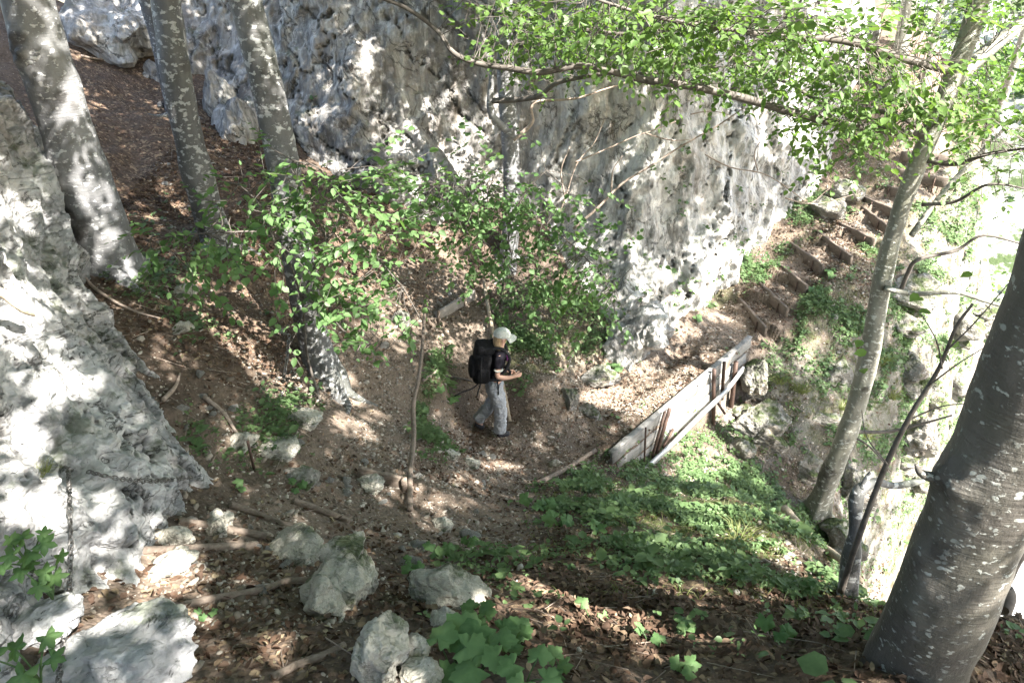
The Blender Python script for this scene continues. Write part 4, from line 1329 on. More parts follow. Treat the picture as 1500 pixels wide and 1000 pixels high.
limb(sn, [W(1240, 882, d=5.1), W(1246, 820, d=5.0), W(1252, 770, d=4.9), W(1254, 735, d=4.85), W(1262, 716, d=4.82), W(1285, 706, d=4.9), W(1310, 711, d=5.), W(1352, 704, d=5.1)], [.07, .055, .048, .046, .04, .026, .023, .02], M['bark'], 'trunk', 14, .25)
limb(sn, [W(1262, 716, d=4.8), W(1270, 700, d=4.8), W(1275, 690, d=4.8)], [.025, .018, .006], M['bark'], 'branch_stub', 8)
sap = thing('thin_sapling', 'thin dark sapling slanting across the bright ravine', 'tree', W(1232, 862, d=5))
L_ = limb(sap, [W(1232, 866, d=5), W(1250, 810, d=4.8), W(1290, 700, d=4.4), W(1330, 615, d=4.1), W(1375, 540, d=3.9), W(1400, 480, d=3.7), W(1425, 445, d=3.6)], taper(.022, .006, 7), M['twig'], 'trunk', 8, .05)
for pl in ([(1360, 565, 3.95), (1400, 535, 3.8), (1440, 510, 3.7)], [(1330, 615, 4.1), (1380, 595, 4), (1430, 590, 3.9)], [(1385, 515, 3.8), (1430, 470, 3.6), (1490, 400, 3.4)], [(1300, 680, 4.3), (1270, 640, 4.3), (1262, 600, 4.3)], [(1380, 540, 3.85), (1372, 500, 3.8), (1350, 460, 3.8)]):
    limb(sap, [W(u, v, d=d) for u, v, d in pl], taper(.006, .002, 3), M['twig'], 'branch', 5)
mbl = MB()
lu = [(1270, 515), (1262, 498), (1345, 430), (1352, 440), (1390, 500), (1405, 505), (1425, 400), (1370, 520), (1440, 500), (1265, 540), (1345, 455), (1380, 515)]
PP = np.array([W(u, v, d=3.9 + .2 * random.random()) for u, v in lu])
V, q = leaves(PP, rng.normal(0, 1, (len(PP), 3)) * [1, 1, .4], np.array([0, -.5, 1]) + rng.normal(0, .3, (len(PP), 3)), .07)
mbl.add(V, q, r=.6).build('foliage', M['leaf'], sap)
stick('fallen_log', 'bare forked log lying down the bank toward the snag', 'log', [W(1150, 745, d=8.2), W(1175, 775, d=7.6), W(1205, 800, d=7), W(1235, 822, d=6.4), W(1262, 850, d=6)], [.05, .045, .04, .035, .02], M['pole'], 10, .12)
rt = thing('young_tree', 'dark double stemmed young tree behind the near trunk at the right edge', 'tree', W(1450, 900, d=5.6))
limb(rt, [W(1448, 905, d=5.6), W(1465, 860, d=5.5), W(1490, 815, d=5.4), W(1530, 770, d=5.3)], [.07, .06, .05, .045], M['twig'], 'trunk', 12, .1)
limb(rt, [W(1470, 900, d=5.7), W(1478, 875, d=5.7), W(1475, 860, d=5.7)], [.05, .05, .04], M['twig'], 'trunk', 12, .1)
# fallen branches on the ground
for L, lb in [([(880 * 0 + 300, 585), (330, 610), (350, 640), (375, 650)], 'crooked branch lying on the scree beside the outcrop'), ([(105, 360), (125, 410), (160, 440), (200, 460), (235, 470)], 'long thin branch lying at the foot of the scarred beech'),
              ([(240, 590), (258, 570), (265, 550)], 'short bent branch stuck in the bare earth'), ([(615, 545), (650, 552), (690, 560), (705, 570)], 'dark branch lying on the bank behind the hiker'),
              ([(620, 560), (640, 545), (650, 525)], 'grey root curling by the handrail pole'), ([(120, 85), (150, 90), (205, 90)], 'pale stick lying across the upper litter slope')]:
    pp = np.array([px(u, v) for u, v in L]) + [0, 0, .03]
    stick('fallen_branch', lb, 'branch', pp, taper(.022, .008, len(pp)), M['dead'] if 'dark' not in lb else M['twig'])
# outcrop branch stub at the left edge
stick('broken_branch', 'broken tan branch wedged on the white outcrop at the left edge', 'branch', [W(-20, 420, d=4.2), W(8, 432, d=4.25), W(32, 452, d=4.3), W(50, 462, d=4.4)], [.03, .03, .024, .01], M['pole'])

# trees beyond the stairs
for (u, v, R, lb, lean) in [(1302, 140, .16, 'grey beech behind the leaves above the stairs', (.0, 0)), (1352, 125, .06, 'very thin stem above the stairs beside the grey beech', (.01, 0)), (1440, 215, .12, 'young beech on the bright slope at the upper right', (.05, .02))]:
    b = px(u, v); tree('beech_tree', lb, b, R, 8, M['bark_right'], lean, .15, 3, .05, 18)

LIT = [(20, 450, 70, 110, .9), (90, 560, 70, 40, .95), (150, 650, 50, 50, .7), (40, 640, 60, 50, .9), (60, 740, 90, 60, .9), (40, 330, 30, 40, .6), (150, 790, 60, 70, .6), (210, 690, 60, 40, .55), (130, 920, 60, 30, .7), (190, 975, 40, 24, .5), (10, 320, 50, 70, .8), (10, 120, 40, 60, .5), (60, 880, 40, 40, .3),
       (240, 840, 65, 42, .95), (330, 850, 90, 36, .7), (265, 775, 45, 24, .8), (420, 770, 80, 20, .45), (470, 830, 60, 30, .55), (550, 900, 60, 50, .4), (430, 890, 80, 50, .55), (350, 960, 100, 40, .5), (560, 790, 60, 30, .4), (520, 760, 30, 12, .5),
       (120, 180, 40, 120, .55), (150, 340, 20, 30, .5), (500, 380, 40, 70, .8), (480, 240, 60, 22, .9), (290, 412, 40, 14, .85), (660, 405, 44, 14, .75), (548, 300, 40, 45, .6), (610, 430, 40, 30, .35), (400, 270, 60, 20, .4), (420, 600, 50, 14, .6), (330, 570, 40, 14, .3),
       (537, 90, 11, 50, .95), (690, 195, 26, 40, .85), (645, 145, 22, 30, .6), (600, 200, 20, 40, .35), (480, 140, 14, 60, .7), (725, 150, 12, 60, .8), (430, 190, 30, 20, .6), (750, 70, 16, 70, .7),
       (890, 580, 62, 20, 1), (955, 603, 44, 12, .85), (830, 610, 30, 7, .8), (1020, 545, 30, 8, .9), (990, 520, 24, 6, .8), (700, 480, 24, 16, .9), (735, 682, 50, 8, .95), (800, 655, 30, 6, .8), (680, 450, 14, 8, .8), (655, 480, 12, 10, .7), (560, 615, 26, 10, .7), (530, 650, 22, 8, .7), (585, 540, 12, 14, .7), (1000, 530, 70, 22, .5), (740, 885, 32, 14, .95), (800, 860, 80, 20, .35), (690, 560, 24, 20, .4), (1000, 600, 130, 75, .85), (1020, 610, 60, 40, 1.),
       (1020, 690, 55, 30, .95), (1060, 790, 70, 26, .4), (1130, 830, 40, 20, .4), (1120, 570, 60, 50, .5), (1200, 510, 50, 50, .6), (930, 700, 40, 20, .3), (920, 745, 30, 14, .35),
       (1250, 320, 120, 90, .85), (1150, 400, 60, 50, .7), (1380, 380, 60, 120, .6), (1420, 150, 150, 190, .62), (1440, 480, 110, 230, .6), (1420, 60, 60, 30, .9), (1440, 520, 40, 60, .9), (1240, 300, 60, 60, .7), (1060, 250, 130, 220, .12), (1200, 120, 70, 130, .45), (880, 200, 90, 160, .08), (1060, 330, 14, 50, .8), (1100, 170, 30, 20, .8), (960, 170, 12, 50, .7), (1010, 130, 16, 40, .7), (1130, 300, 14, 40, .75), (985, 400, 14, 30, .7), (870, 245, 10, 60, .8), (930, 350, 14, 22, .7), (1090, 430, 50, 40, .5), (900, 400, 60, 80, .1), (1180, 400, 50, 50, .5), (1010, 470, 50, 40, .4),
       (1250, 690, 50, 110, .4), (1350, 250, 120, 100, .7), (1110, 690, 60, 40, .3), (1120, 850, 130, 30, .55), (900, 890, 220, 70, .72), (1150, 940, 170, 50, .62), (700, 800, 120, 60, .35), (1440, 960, 60, 30, .4), (1000, 770, 140, 60, .52), (600, 650, 200, 100, .22), (350, 450, 200, 120, .2)]
sdn = Vector((-SUN).tolist())


# ------------------------------------------------------------------ foliage in view
ALLC = []
def cloud(L):
    O = []
    for u, v, Y, ru, rv, rY, n in L:
        uu = u + rng.normal(0, ru, n); vv = v + rng.normal(0, rv, n); yy = Y + rng.normal(0, rY, n)
        kk = ~((uu > 1280) & (uu < 1400) & (vv > 190) & (vv < 275))      # the gap over the upper stairs
        uu, vv, yy = uu[kk], vv[kk], yy[kk]
        if not len(uu): continue
        O.append(np.array([W(a, b, Y=c) for a, b, c in zip(uu, vv, yy)]))
    O = np.concatenate(O)
    keep = []
    for o in O:
        h = BV.ray_cast(Vector(o), sdn, 40)
        l = 0.
        if h[0] is not None:
            u, v = proj(np.array(h[0])); l = float(blobs(u, v, LIT))
        keep.append(rng.uniform() > (l - .6) * .8)
    ALLC.append(O[np.array(keep)])
    return ALLC[-1]


def leafy(root, O, branches, mat, k=11, step=.045, L=.075, out=.0, down=-.15, link=True, jit=.3, sparse=.1, maxlink=1.2):
    mb, tw = MB(), MB()
    B = np.concatenate(branches)
    dist = np.linalg.norm(O[:, None] - B[None], axis=-1)
    ni = dist.argmin(1); nd = dist.min(1)
    away = nrm(O - B[ni] + rng.normal(0, .1, O.shape))
    D = nrm(away * .7 + rng.normal(0, .6, O.shape) * [1, 1, .35] + [0, 0, down])
    sprays(O, D, k, step, L, mb, tw, jit, sparse)
    if link:
        kx = nd < maxlink
        A, E = B[ni][kx], O[kx]
        Mid = (A + E) / 2 + rng.normal(0, .06, A.shape) * np.minimum(nd[kx], .6)[:, None] * 2
        V, q = prisms(A, Mid, .006, .0045); tw.add(V, q)
        V, q = prisms(Mid, E, .0045, .003); tw.add(V, q)
    mb.build('foliage', M[mat], root)
    if len(O) > 30: tw.build('twig_spray', M['twig'], root)


right_cloud = [(1300, 165, 8.1, 60, 22, .4, 75), (1250, 185, 8.1, 45, 20, .35, 60), (1390, 175, 7.9, 55, 22, .4, 60), (1450, 215, 7.5, 45, 25, .4, 45), (1190, 130, 8.4, 60, 22, .5, 55), (1110, 110, 8.8, 50, 18, .5, 40),
               (1060, 40, 7.3, 70, 22, .5, 65), (960, 40, 7.2, 60, 22, .4, 50), (1180, 30, 7.5, 70, 22, .5, 55), (850, 15, 7.4, 60, 18, .4, 36), (1320, 110, 8.2, 50, 22, .5, 36), (1440, 130, 8.4, 40, 35, .6, 30), (1480, 30, 8.6, 40, 30, .6, 24),
               (720, 30, 8.2, 35, 22, .3, 18), (690, 70, 8.2, 18, 14, .2, 8), (1280, 90, 7.8, 40, 16, .3, 20), (1010, 115, 7.9, 30, 14, .3, 14), (1470, 280, 7.7, 25, 30, .3, 18), (1240, 225, 8.1, 30, 10, .2, 10), (1380, 20, 8, 50, 20, .5, 26)]
right_cloud = [(*c[:6], int(c[6] * (.65 if c[0] > 1180 and c[1] > 140 else 1.0))) for c in right_cloud]
leafy(t5, cloud(right_cloud), BR, 'leaf', 10, .05, .10, down=-.25)
leafy(t4, cloud([(830, 60, 10.4, 60, 18, .4, 44), (900, 75, 10.2, 60, 18, .4, 40), (1000, 65, 9.9, 60, 22, .4, 44), (760, 50, 10.7, 30, 22, .3, 22), (740, 10, 10.8, 40, 14, .3, 20), (790, 105, 10.5, 25, 10, .2, 8), (1060, 85, 9.8, 40, 14, .3, 20), (860, 25, 10.2, 50, 14, .3, 22)]), BC, 'leaf', 11, .052, .105, down=-.2)
# leafy beech shrub in front of the grey beech and its neighbour to the right
def shrub(label, stems, clouds, mat, L, k=9, step=.045, name='beech_shrub', down=-.25, sparse=.1):
    p = np.array(stems[0][0])
    root = thing(name, label, 'shrub', p)
    bs = []
    for st in stems:
        bs.append(limb(root, st, taper(.016, .005, len(st)), M['twig'], 'stem', 6))
    leafy(root, cloud([(*c[:6], int(c[6] * 1.2)) for c in clouds]), bs, mat, k, step, L, down=down, sparse=sparse)
    return root


q0 = px(470, 590)
s1 = [[q0, W(450, 520, Y=6.4), W(440, 430, Y=6.2), W(400, 350, Y=6.0), W(330, 340, Y=5.9), (W(220, 350, Y=5.9))],
      [W(442, 440, Y=6.2), W(470, 370, Y=6.2), W(500, 310, Y=6.2), W(470, 250, Y=6.2), W(430, 235, Y=6.2)],
      [W(470, 370, Y=6.2), W(530, 360, Y=6.2), W(590, 420, Y=6.1)], [W(440, 430, Y=6.2), W(480, 460, Y=6.1), W(520, 500, Y=6.0), W(560, 520, Y=6)], [W(400, 350, Y=6.0), W(380, 300, Y=6), W(350, 270, Y=6)]]
shrub('leafy beech shrub spreading over the path bend round the grey beech', s1,
      [(230, 355, 5.9, 28, 12, .15, 7), (300, 350, 5.9, 40, 26, .2, 19), (370, 300, 6.0, 40, 32, .25, 22), (440, 270, 6.2, 50, 24, .25, 24), (430, 350, 6.1, 50, 34, .25, 26), (510, 300, 6.2, 45, 32, .25, 24), (500, 400, 6.1, 50, 28, .25, 17),
       (540, 460, 6.0, 35, 30, .2, 12), (470, 450, 6.1, 40, 28, .2, 11), (560, 360, 6.1, 35, 30, .2, 12), (520, 500, 6.0, 30, 16, .2, 7), (345, 400, 5.9, 40, 22, .2, 7), (560, 250, 6.2, 30, 22, .2, 10)], 'leaf_shrub', .092, 9, .05)
q1 = px(735, 430)
s2 = [[q1, W(740, 380, Y=9.6), W(745, 330, Y=9.4), W(720, 285, Y=9.3), W(640, 270, Y=9.2)], [W(745, 330, Y=9.4), W(800, 330, Y=9.3), W(860, 380, Y=9.2), W(900, 420, Y=9.2)], [W(740, 380, Y=9.6), W(690, 340, Y=9.4), W(640, 310, Y=9.3)], [W(745, 330, Y=9.4), W(770, 280, Y=9.5), W(800, 250, Y=9.5)]]
shrub('leafy shrub in the middle between the slim beech and the hiker', s2,
      [(640, 280, 9.2, 40, 25, .3, 30), (720, 280, 9.3, 50, 25, .3, 40), (700, 330, 9.4, 50, 28, .3, 40), (780, 330, 9.3, 50, 35, .3, 46), (820, 390, 9.2, 45, 30, .3, 38), (760, 390, 9.5, 40, 28, .3, 30), (870, 390, 9.2, 28, 25, .3, 16), (600, 300, 9.1, 30, 20, .3, 14),
       (840, 440, 9.4, 30, 24, .2, 16), (770, 440, 9.8, 30, 20, .3, 18), (880, 440, 9.3, 25, 20, .3, 10)], 'leaf_shrub', .105, 9, .055)
q2 = px(1110, 395)
shrub('small dense shrub at the cliff foot beside the lowest stair boards', [[q2, q2 + [0, -.1, .25], q2 + [.1, -.2, .4]]], [(1110, 378, 11.9, 12, 9, .15, 14)], 'leaf_shrub', .06, 6, .03)

# overhead crowns: each clump keeps away from the sun's way onto the bright places
NS = 30000
cxy = np.column_stack([rng.uniform(-5.5, 14, NS), rng.uniform(-5.5, 12, NS), rng.uniform(7.3, 12.5, NS)])
keepers = []
sdn = Vector((-SUN).tolist())
rr = rng.uniform(0, 1, NS)
FO = np.concatenate(ALLC[:1] + [a[::2] for a in ALLC[1:3]])
FO = FO[rng.uniform(0, 1, len(FO)) < .55]
TB = [W(u, v, d=d) for u, v, d in [(70, 30, 6.4), (82, 60, 6.5), (100, 110, 6.6), (112, 150, 6.7), (120, 175, 6.8), (150, 260, 7.0), (170, 330, 7.2), (190, 385, 7.4), (275, 60, 7.6), (300, 210, 8.2), (395, 80, 6.9), (415, 200, 7.4), (1240, 640, 10.1), (1262, 570, 9.7), (1300, 450, 9.1), (1330, 360, 8.8), (752, 110, 10.2), (755, 190, 10.6)]]
FO = np.concatenate([FO, np.array(TB)])
shades = np.zeros(NS, bool)
for o_ in FO:
    dl = cxy - o_
    t_ = dl @ SUN
    shades |= (t_ > 0) & (np.linalg.norm(dl - t_[:, None] * SUN, axis=1) < .33)
for i in range(NS):
    p = cxy[i]
    if p[2] < 6.9 + .02 * p[1] or shades[i]: continue
    h = BV.ray_cast(Vector(p), sdn, 40)
    if h[0] is None:
        if p[0] > 10 and rr[i] < .4: continue
        if rr[i] < .45: continue
        keepers.append(i); continue
    u, v = proj(np.array(h[0]))
    if not (-120 < u < 1620 and -120 < v < 1120):
        if rr[i] < .5: keepers.append(i)
        continue
    L_ = float(blobs(u, v, LIT))
    base = .0 if (u < 380 and v < 360) else (.0 if v < 330 and u < 1200 else .06)
    q_ = np.array([h[0]])
    k_ = .5 + .95 * float(vnoise(q_ * 1.1, 321)[0]) + .15 * float(vnoise(q_ * 4, 322)[0])
    if k_ * .92 + rr[i] * .08 > max(L_, base): keepers.append(i)
O = cxy[keepers]
near = np.array([[np.linalg.norm(O[:, :2] - np.array(ct[1][:2]), axis=1) / (1.6 if ct[3] >= 10 else .8)] for ct in CROWN_TREES])[:, 0].argmin(0)
for k, ct in enumerate(CROWN_TREES):
    o = O[near == k]
    if len(o) < 4: continue
    mb, tw = MB(), MB()
    D = nrm(rng.normal(0, 1, o.shape) * [1, 1, .3])
    sprays(o, D, 10, .06, .145, mb, tw, .25, .05)
    mb.build('crown', M['leaf_canopy'], ct[0])
    # limbs carrying the crown
    P = ct[4]
    lm = MB()
    for j in range(9):
        e = o[rng.integers(len(o))]
        s_ = P[int(rng.integers(13, len(P) - 1))] if ct[3] > 8 else P[-3]
        if s_[2] < 6.6: s_ = P[-4]
        mid = (s_ + e) / 2 + [0, 0, .5]
        if min(s_[2], e[2]) < 6.6: continue
        V, q, t = tube([s_, mid, e], [.08, .05, .015], 7, 6, .05)
        lm.add(V, q, t)
    if lm.n:
        V, q = tw.V, tw.Fq
        lm.build('limb', M['bark'], ct[0])

# ------------------------------------------------------------------ wooden things
def box_between(a, b, h, t, up=(0, 0, 1), jit=0., n=10, seed=0, off=(0, 0, 0)):
    """plank from a to b (its top edge), height h down, thickness t; slightly worn edges"""
    a = np.array(a, float); b = np.array(b, float)
    T = nrm(b - a); up = np.array(up, float)
    S = nrm(np.cross(T, up)); U = np.cross(S, T)
    r = min(t, h) * .14
    prof = [(-t / 2 + r, 0), (t / 2 - r, 0), (t / 2, -r), (t / 2, -h + r), (t / 2 - r, -h), (-t / 2 + r, -h), (-t / 2, -h + r), (-t / 2, -r)]
    m = len(prof)
    V = []
    ts = np.linspace(0, 1, n)
    for k, s_ in enumerate(ts):
        c = a + (b - a) * s_ + np.array(off)
        V += [c + S * p + U * q for p, q in prof]
    V = np.array(V)
    if jit: V = V + np.stack([fbm(V * 9 + seed, 2, seed + i) for i in range(3)], 1) * jit
    i = np.arange(n * m).reshape(n, m)
    q = np.stack([i[:-1], i[1:], np.roll(i[1:], -1, 1), np.roll(i[:-1], -1, 1)], -1).reshape(-1, 4)
    V = np.concatenate([V, V[:m].mean(0)[None], V[(n - 1) * m:n * m].mean(0)[None]])
    e0 = np.stack([np.full(m, n * m), i[0], np.roll(i[0], -1)], 1); e1 = np.stack([np.full(m, n * m + 1), np.roll(i[-1], -1), i[-1]], 1)
    return V, q, np.concatenate([e0, e1])


ordn = ['lowest stair board, next to the trail', 'second stair board up from the trail', 'third stair board, beside the small shrub', 'fourth stair board, with a stone on its tread', 'fifth stair board, long and sunlit',
        'sixth stair board, short and level', 'seventh stair board, close under the next one', 'eighth stair board, reaching the olive trunk', 'ninth stair board, passing behind the olive trunk', 'tenth stair board, partly behind the trunk near the leaves', 'topmost stair board just under the hanging leaves']
for (a, b), lb in zip(SB, ordn):
    root = thing('stair_board', 'brown wooden ' + lb, 'step', (a + b) / 2, 'brown wooden stair boards climbing beside the cliff')
    e_ = (b - a) * .09
    mb = MB(); mb.add(*box_between(a - e_ + [0, 0, .03], b + e_ + [0, 0, .03], .2, .055, jit=.012, seed=int(a[0] * 10)))
    mb.build('board', M['board_brown'], root, False)
    T = nrm(b - a); S = nrm(np.cross(T, [0, 0, 1.]))
    if S[1] > 0: S = -S
    for f in (.18, .82):
        p = a + (b - a) * f + S * .045
        mb = MB(); V, q, t = tube([p + [0, 0, -.3], p + [0, 0, .0]], [.012, .012], 8, 1); mb.add(V, q, t); mb.build('stake', M['steel'], root)
a, b = W(1360, 76, d=17), W(1392, 83, d=16.8)
o = MB(); o.add(*box_between(a, b, .2, .06, jit=.006)); tag(o.build('stair_board', M['board_brown'], None, False), 'brown wooden board of the far stairs on the bright slope at the upper right', 'step')

# log and plank steps on the near trail
for (u0, v0), (u1, v1), r, lb in [((262, 765), (391, 789), .026, 'weathered step log sloping right, second from the outcrop foot'), ((194, 810), (377, 801), .026, 'straight grey step log running from the outcrop across the near trail'),
                                  ((338, 742), (455, 784), .026, 'pale step log lying above the other near step logs'), ((430, 736), (512, 766), .026, 'short step log half buried at the inner bend'),
                                  ((255, 893), (455, 852), .022, 'long step log half buried under brown leaves'), ((400, 995), (505, 948), .022, 'step log at the bottom edge left of the near rocks')]:
    n_ = 7
    pp = np.array([px(u0 + (u1 - u0) * k / (n_ - 1), v0 + (v1 - v0) * k / (n_ - 1)) for k in range(n_)])
    pp[:, 2] = np.linspace(pp[0, 2], pp[-1, 2], n_) * .5 + pp[:, 2] * .5 + r * .7
    pp[:, 2] = np.maximum(pp[:, 2], np.array([gz(p[0], p[1]) for p in pp]) + r * .25)
    stick('step_log', lb, 'step', pp, [r * random.uniform(.9, 1.1) for _ in range(n_)], M['log'], 12, .1, 5)
# board step by the pole
a, b = px(528, 700), px(592, 716)
rb = thing('board_step', 'grey board step ending at the handrail pole', 'step', (a + b) / 2)
mb = MB(); mb.add(*box_between(a + [0, 0, .14], b + [0, 0, .14], .18, .045, jit=.006)); mb.build('board', M['log'], rb, False)
e = nrm(b - a) * .04
mb = MB(); mb.add(*box_between(b + e + [0, -.03, .17], b + e + [0, -.03, -.05] + [.001, 0, 0], .05, .05, up=(1, 0, 0), n=4)); mb.build('stake', M['log'], rb, False)
# grey plank step at the upper bend
a, b = px(640, 470), px(695, 437)
rp = thing('plank_step', 'grey plank step with a cross cleat on the upper bend', 'step', (a + b) / 2)
a = a + [0, 0, .16]; b = b + [0, 0, .16]
mb = MB(); mb.add(*box_between(a, b, .17, .04, jit=.004)); mb.build('board', M['greyboard'], rp, False)
T = nrm(b - a); S = nrm(np.cross(T, [0, 0, 1.])); S = S if S[1] < 0 else -S
for f in (.03, .72):
    c = a + (b - a) * f + S * .035
    mb = MB(); mb.add(*box_between(c + [0, 0, .03], c + [.001, 0, -.24], .05, .03, up=(T[0], T[1], 0), n=4)); mb.build('stake', M['log'], rp, False)

# handrail poles
top, bot = px(622, 470) + [0, 0, .25], px(601, 765) + [0, 0, .06]
pts = [W(622, 460, d=9.8), W(619, 505, d=9.2), W(613, 555, d=8.5), W(606, 590, d=8.1), W(606, 640, d=7.55), W(601, 690, d=7.05), W(602, 762, d=6.45)]
pts = [np.array([p[0], p[1], max(p[2], float(gz(p[0], p[1])) + .05)]) for p in pts]
stick('handrail_pole', 'long crooked grey pole railing along the left leg of the trail', 'pole', pts, [.02, .022, .023, .024, .026, .027, .028], M['log'], 10, .12)
pts = [px(709, 432) + [0, 0, .25], px(716, 470) + [0, 0, .2], px(724, 505) + [0, 0, .12], px(738, 580) + [0, 0, .1], px(747, 622) + [0, 0, .06]]
stick('handrail_pole', 'peeled yellowish pole standing on the slope behind the hiker', 'pole', pts, [.026, .027, .028, .03, .03], M['pole'], 10, .1)
stick('edge_log', 'split grey log edging the trail before the board barrier', 'log', [px(788, 712) + [0, 0, .05], px(830, 690) + [0, 0, .05], px(872, 664) + [0, 0, .06]], [.035, .035, .03], M['log'], 8, .1)

# board barrier
bar = thing('board_barrier', 'long white weathered board barrier holding the outer edge of the trail', 'barrier', (FA + FB) / 2)
n3 = np.array([fn_[0], fn_[1], 0])
T3 = nrm(FB - FA)
hb = np.array([.21, .20, .21])
for k in range(3):
    zt = -sum(hb[:k]) - .022 * k
    f0 = [0, .03, .10][k]; f1 = [1, .97, .93][k]
    A_, B_ = FA + (FB - FA) * f0, FA + (FB - FA) * f1
    slope = np.array([0, 0, .03])
    mb = MB(); mb.add(*box_between(A_ + [0, 0, zt] + n3 * (.012 * k), B_ + [0, 0, zt] + n3 * (.012 * k), hb[k] - .008, .035, jit=.012, n=24, seed=k)); mb.build('board', M['board_white'], bar, False)
# cap plank lying along the top
mb = MB(); mb.add(*box_between(FA + [0, 0, .022] - n3 * .015, FB + [0, 0, .022] - n3 * .015, .028, .085, jit=.008, n=24, seed=8)); mb.build('cap_board', M['board_white'], bar, False)


def fpt(u, v, off):
    """point on the barrier's outer face (plus off) under a pixel"""
    c = np.array([0, 0, CZ]); r = W(u, v, d=1) - c
    p0 = FA + n3 * off
    t = ((p0 - c) @ n3) / (r @ n3)
    return c + r * t


for (u0, v0), (u1, v1), r in [((946, 626), (944, 672), .014), ((981, 598), (964, 657), .03), ((974, 602), (958, 660), .022), ((986, 628), (974, 650), .025), ((1046, 541), (1045, 637), .032), ((1061, 530), (1058, 574), .028), ((1078, 530), (1071, 598), .04)]:
    a, b = fpt(u0, v0, .08), fpt(u1, v1, .10)
    mb = MB(); V, q, t = tube([a, (a + b) / 2, b, b + (b - a) * .25], [r, r, r, r], 6, 1, .04, 20); mb.add(V, q, t); mb.build('post', M['steel'], bar, False)
g_ = [fpt(u, v, .16) for u, v in [(942, 688), (985, 648), (1026, 607), (1062, 572), (1087, 540)]]
gv = MB()
g_c = catmull(g_, 8)
Vv = []
for p in g_c:
    for du, dn in ((.05, 0), (.05, .035), (-.05, .035), (-.05, 0)):
        Vv.append(p + [0, 0, du] + n3 * dn)
Vv = np.array(Vv); i = np.arange(len(Vv)).reshape(-1, 4)
q = np.concatenate([np.stack([i[:-1], i[1:], np.roll(i[1:], -1, 1), np.roll(i[:-1], -1, 1)], -1).reshape(-1, 4), [i[0]], [i[-1][::-1]]])
gv.add(Vv, q).build('guard_strip', M['guard'], bar, False)
a, b = fpt(1050, 588, .1), fpt(1062, 606, .25)
mb = MB(); V, q, t = tube([a, b], [.02, .02], 6, 1); mb.add(V, q, t); mb.build('strut', M['steel'], bar, False)

# ------------------------------------------------------------------ chains
def chain(name, label, pts, link=.042, wire=.0042):
    P = catmull(np.array(pts), 60)
    d = np.concatenate([[0], np.cumsum(np.linalg.norm(np.diff(P, axis=0), axis=1))])
    n = int(d[-1] / (link * .74))
    s_ = (np.arange(n) + .5) * link * .74
    C = np.stack([np.interp(s_, d, P[:, i]) for i in range(3)], 1)
    T = nrm(np.gradient(C, axis=0))
    mb = MB()
    a = np.linspace(0, 2 * np.pi, 12, endpoint=False)
    for i in range(n):
        ref = np.array([.3, 1, .2])
        A1 = nrm(np.cross(T[i], ref)); A2 = np.cross(T[i], A1)
        S = A1 if i % 2 else A2
        S = nrm(S * 1 + (A2 if i % 2 else A1) * random.uniform(-.35, .35))
        Nn = np.cross(T[i], S)
        ring = C[i] + np.outer(np.cos(a) * link * .5, T[i]) + np.outer(np.sin(a) * link * .3, S)
        tg = nrm(np.roll(ring, -1, 0) - np.roll(ring, 1, 0))
        out = np.cross(tg, Nn)
        b = np.linspace(0, 2 * np.pi, 5, endpoint=False)
        V = ring[:, None] + wire * (out[:, None] * np.cos(b)[None, :, None] + Nn[None, None] * np.sin(b)[None, :, None])
        ii = np.arange(60).reshape(12, 5)
        q = np.stack([ii, np.roll(ii, -1, 0), np.roll(np.roll(ii, -1, 0), -1, 1), np.roll(ii, -1, 1)], -1).reshape(-1, 4)
        mb.add(V.reshape(-1, 3), q)
    return tag(mb.build(name, M['chain']), label, 'chain', 'chains along the near trail')


def surf(u, v, off=.02):
    r = Vector(W(u, v, d=1) - np.array([0, 0, CZ])).normalized()
    h = BV.ray_cast(Vector((0, 0, CZ)), r)
    return np.array(h[0]) - np.array(r) * (off + .025)


chain('chain', 'steel chain hanging down the white outcrop to the bottom edge', [surf(100, 688, .03), surf(102, 740, .05), surf(104, 800, .06), surf(102, 850, .07), surf(100, 900, .1), surf(92, 950, .1), surf(84, 1010, .1)])
chain('chain', 'steel chain strung level across the tip of the white outcrop', [surf(128, 690, .02), surf(160, 698, .04), surf(200, 704, .05), surf(245, 703, .05), surf(282, 698, .05)])
c0 = W(424, 486, d=7.9)
chain('chain', 'short chain hanging from the grey beech by the inner bend', [W(424, 490, d=7.75), W(420, 525, d=7.6), W(415, 560, d=7.5), px(411, 592) + [0, 0, .03]], .05, .006)
for (u, v), lb, d in [((100, 686), 'iron peg holding the chains on the white outcrop', None)]:
    p = surf(u, v, 0)
    mb = MB(); V, q, t = tube([p + [-.08, .06, -.02], p + [.03, -.03, .02]], [.009, .009], 8, 1); mb.add(V, q, t)
    V, q, t = tube([p + [.03, -.03, .02], p + [.04, -.04, .021]], [.018, .018], 10, 1); mb.add(V, q, t)
    tag(mb.build('iron_peg', M['chain']), lb, 'peg')
mb = MB(); p = px(373, 690)
V, q, t = tube([p + [0, 0, -.05], p + [.0, 0, .32]], [.012, .012], 8, 1); mb.add(V, q, t)
tag(mb.build('iron_stake', M['steel']), 'thin dark iron stake standing in the plants left of the inner bend', 'stake')

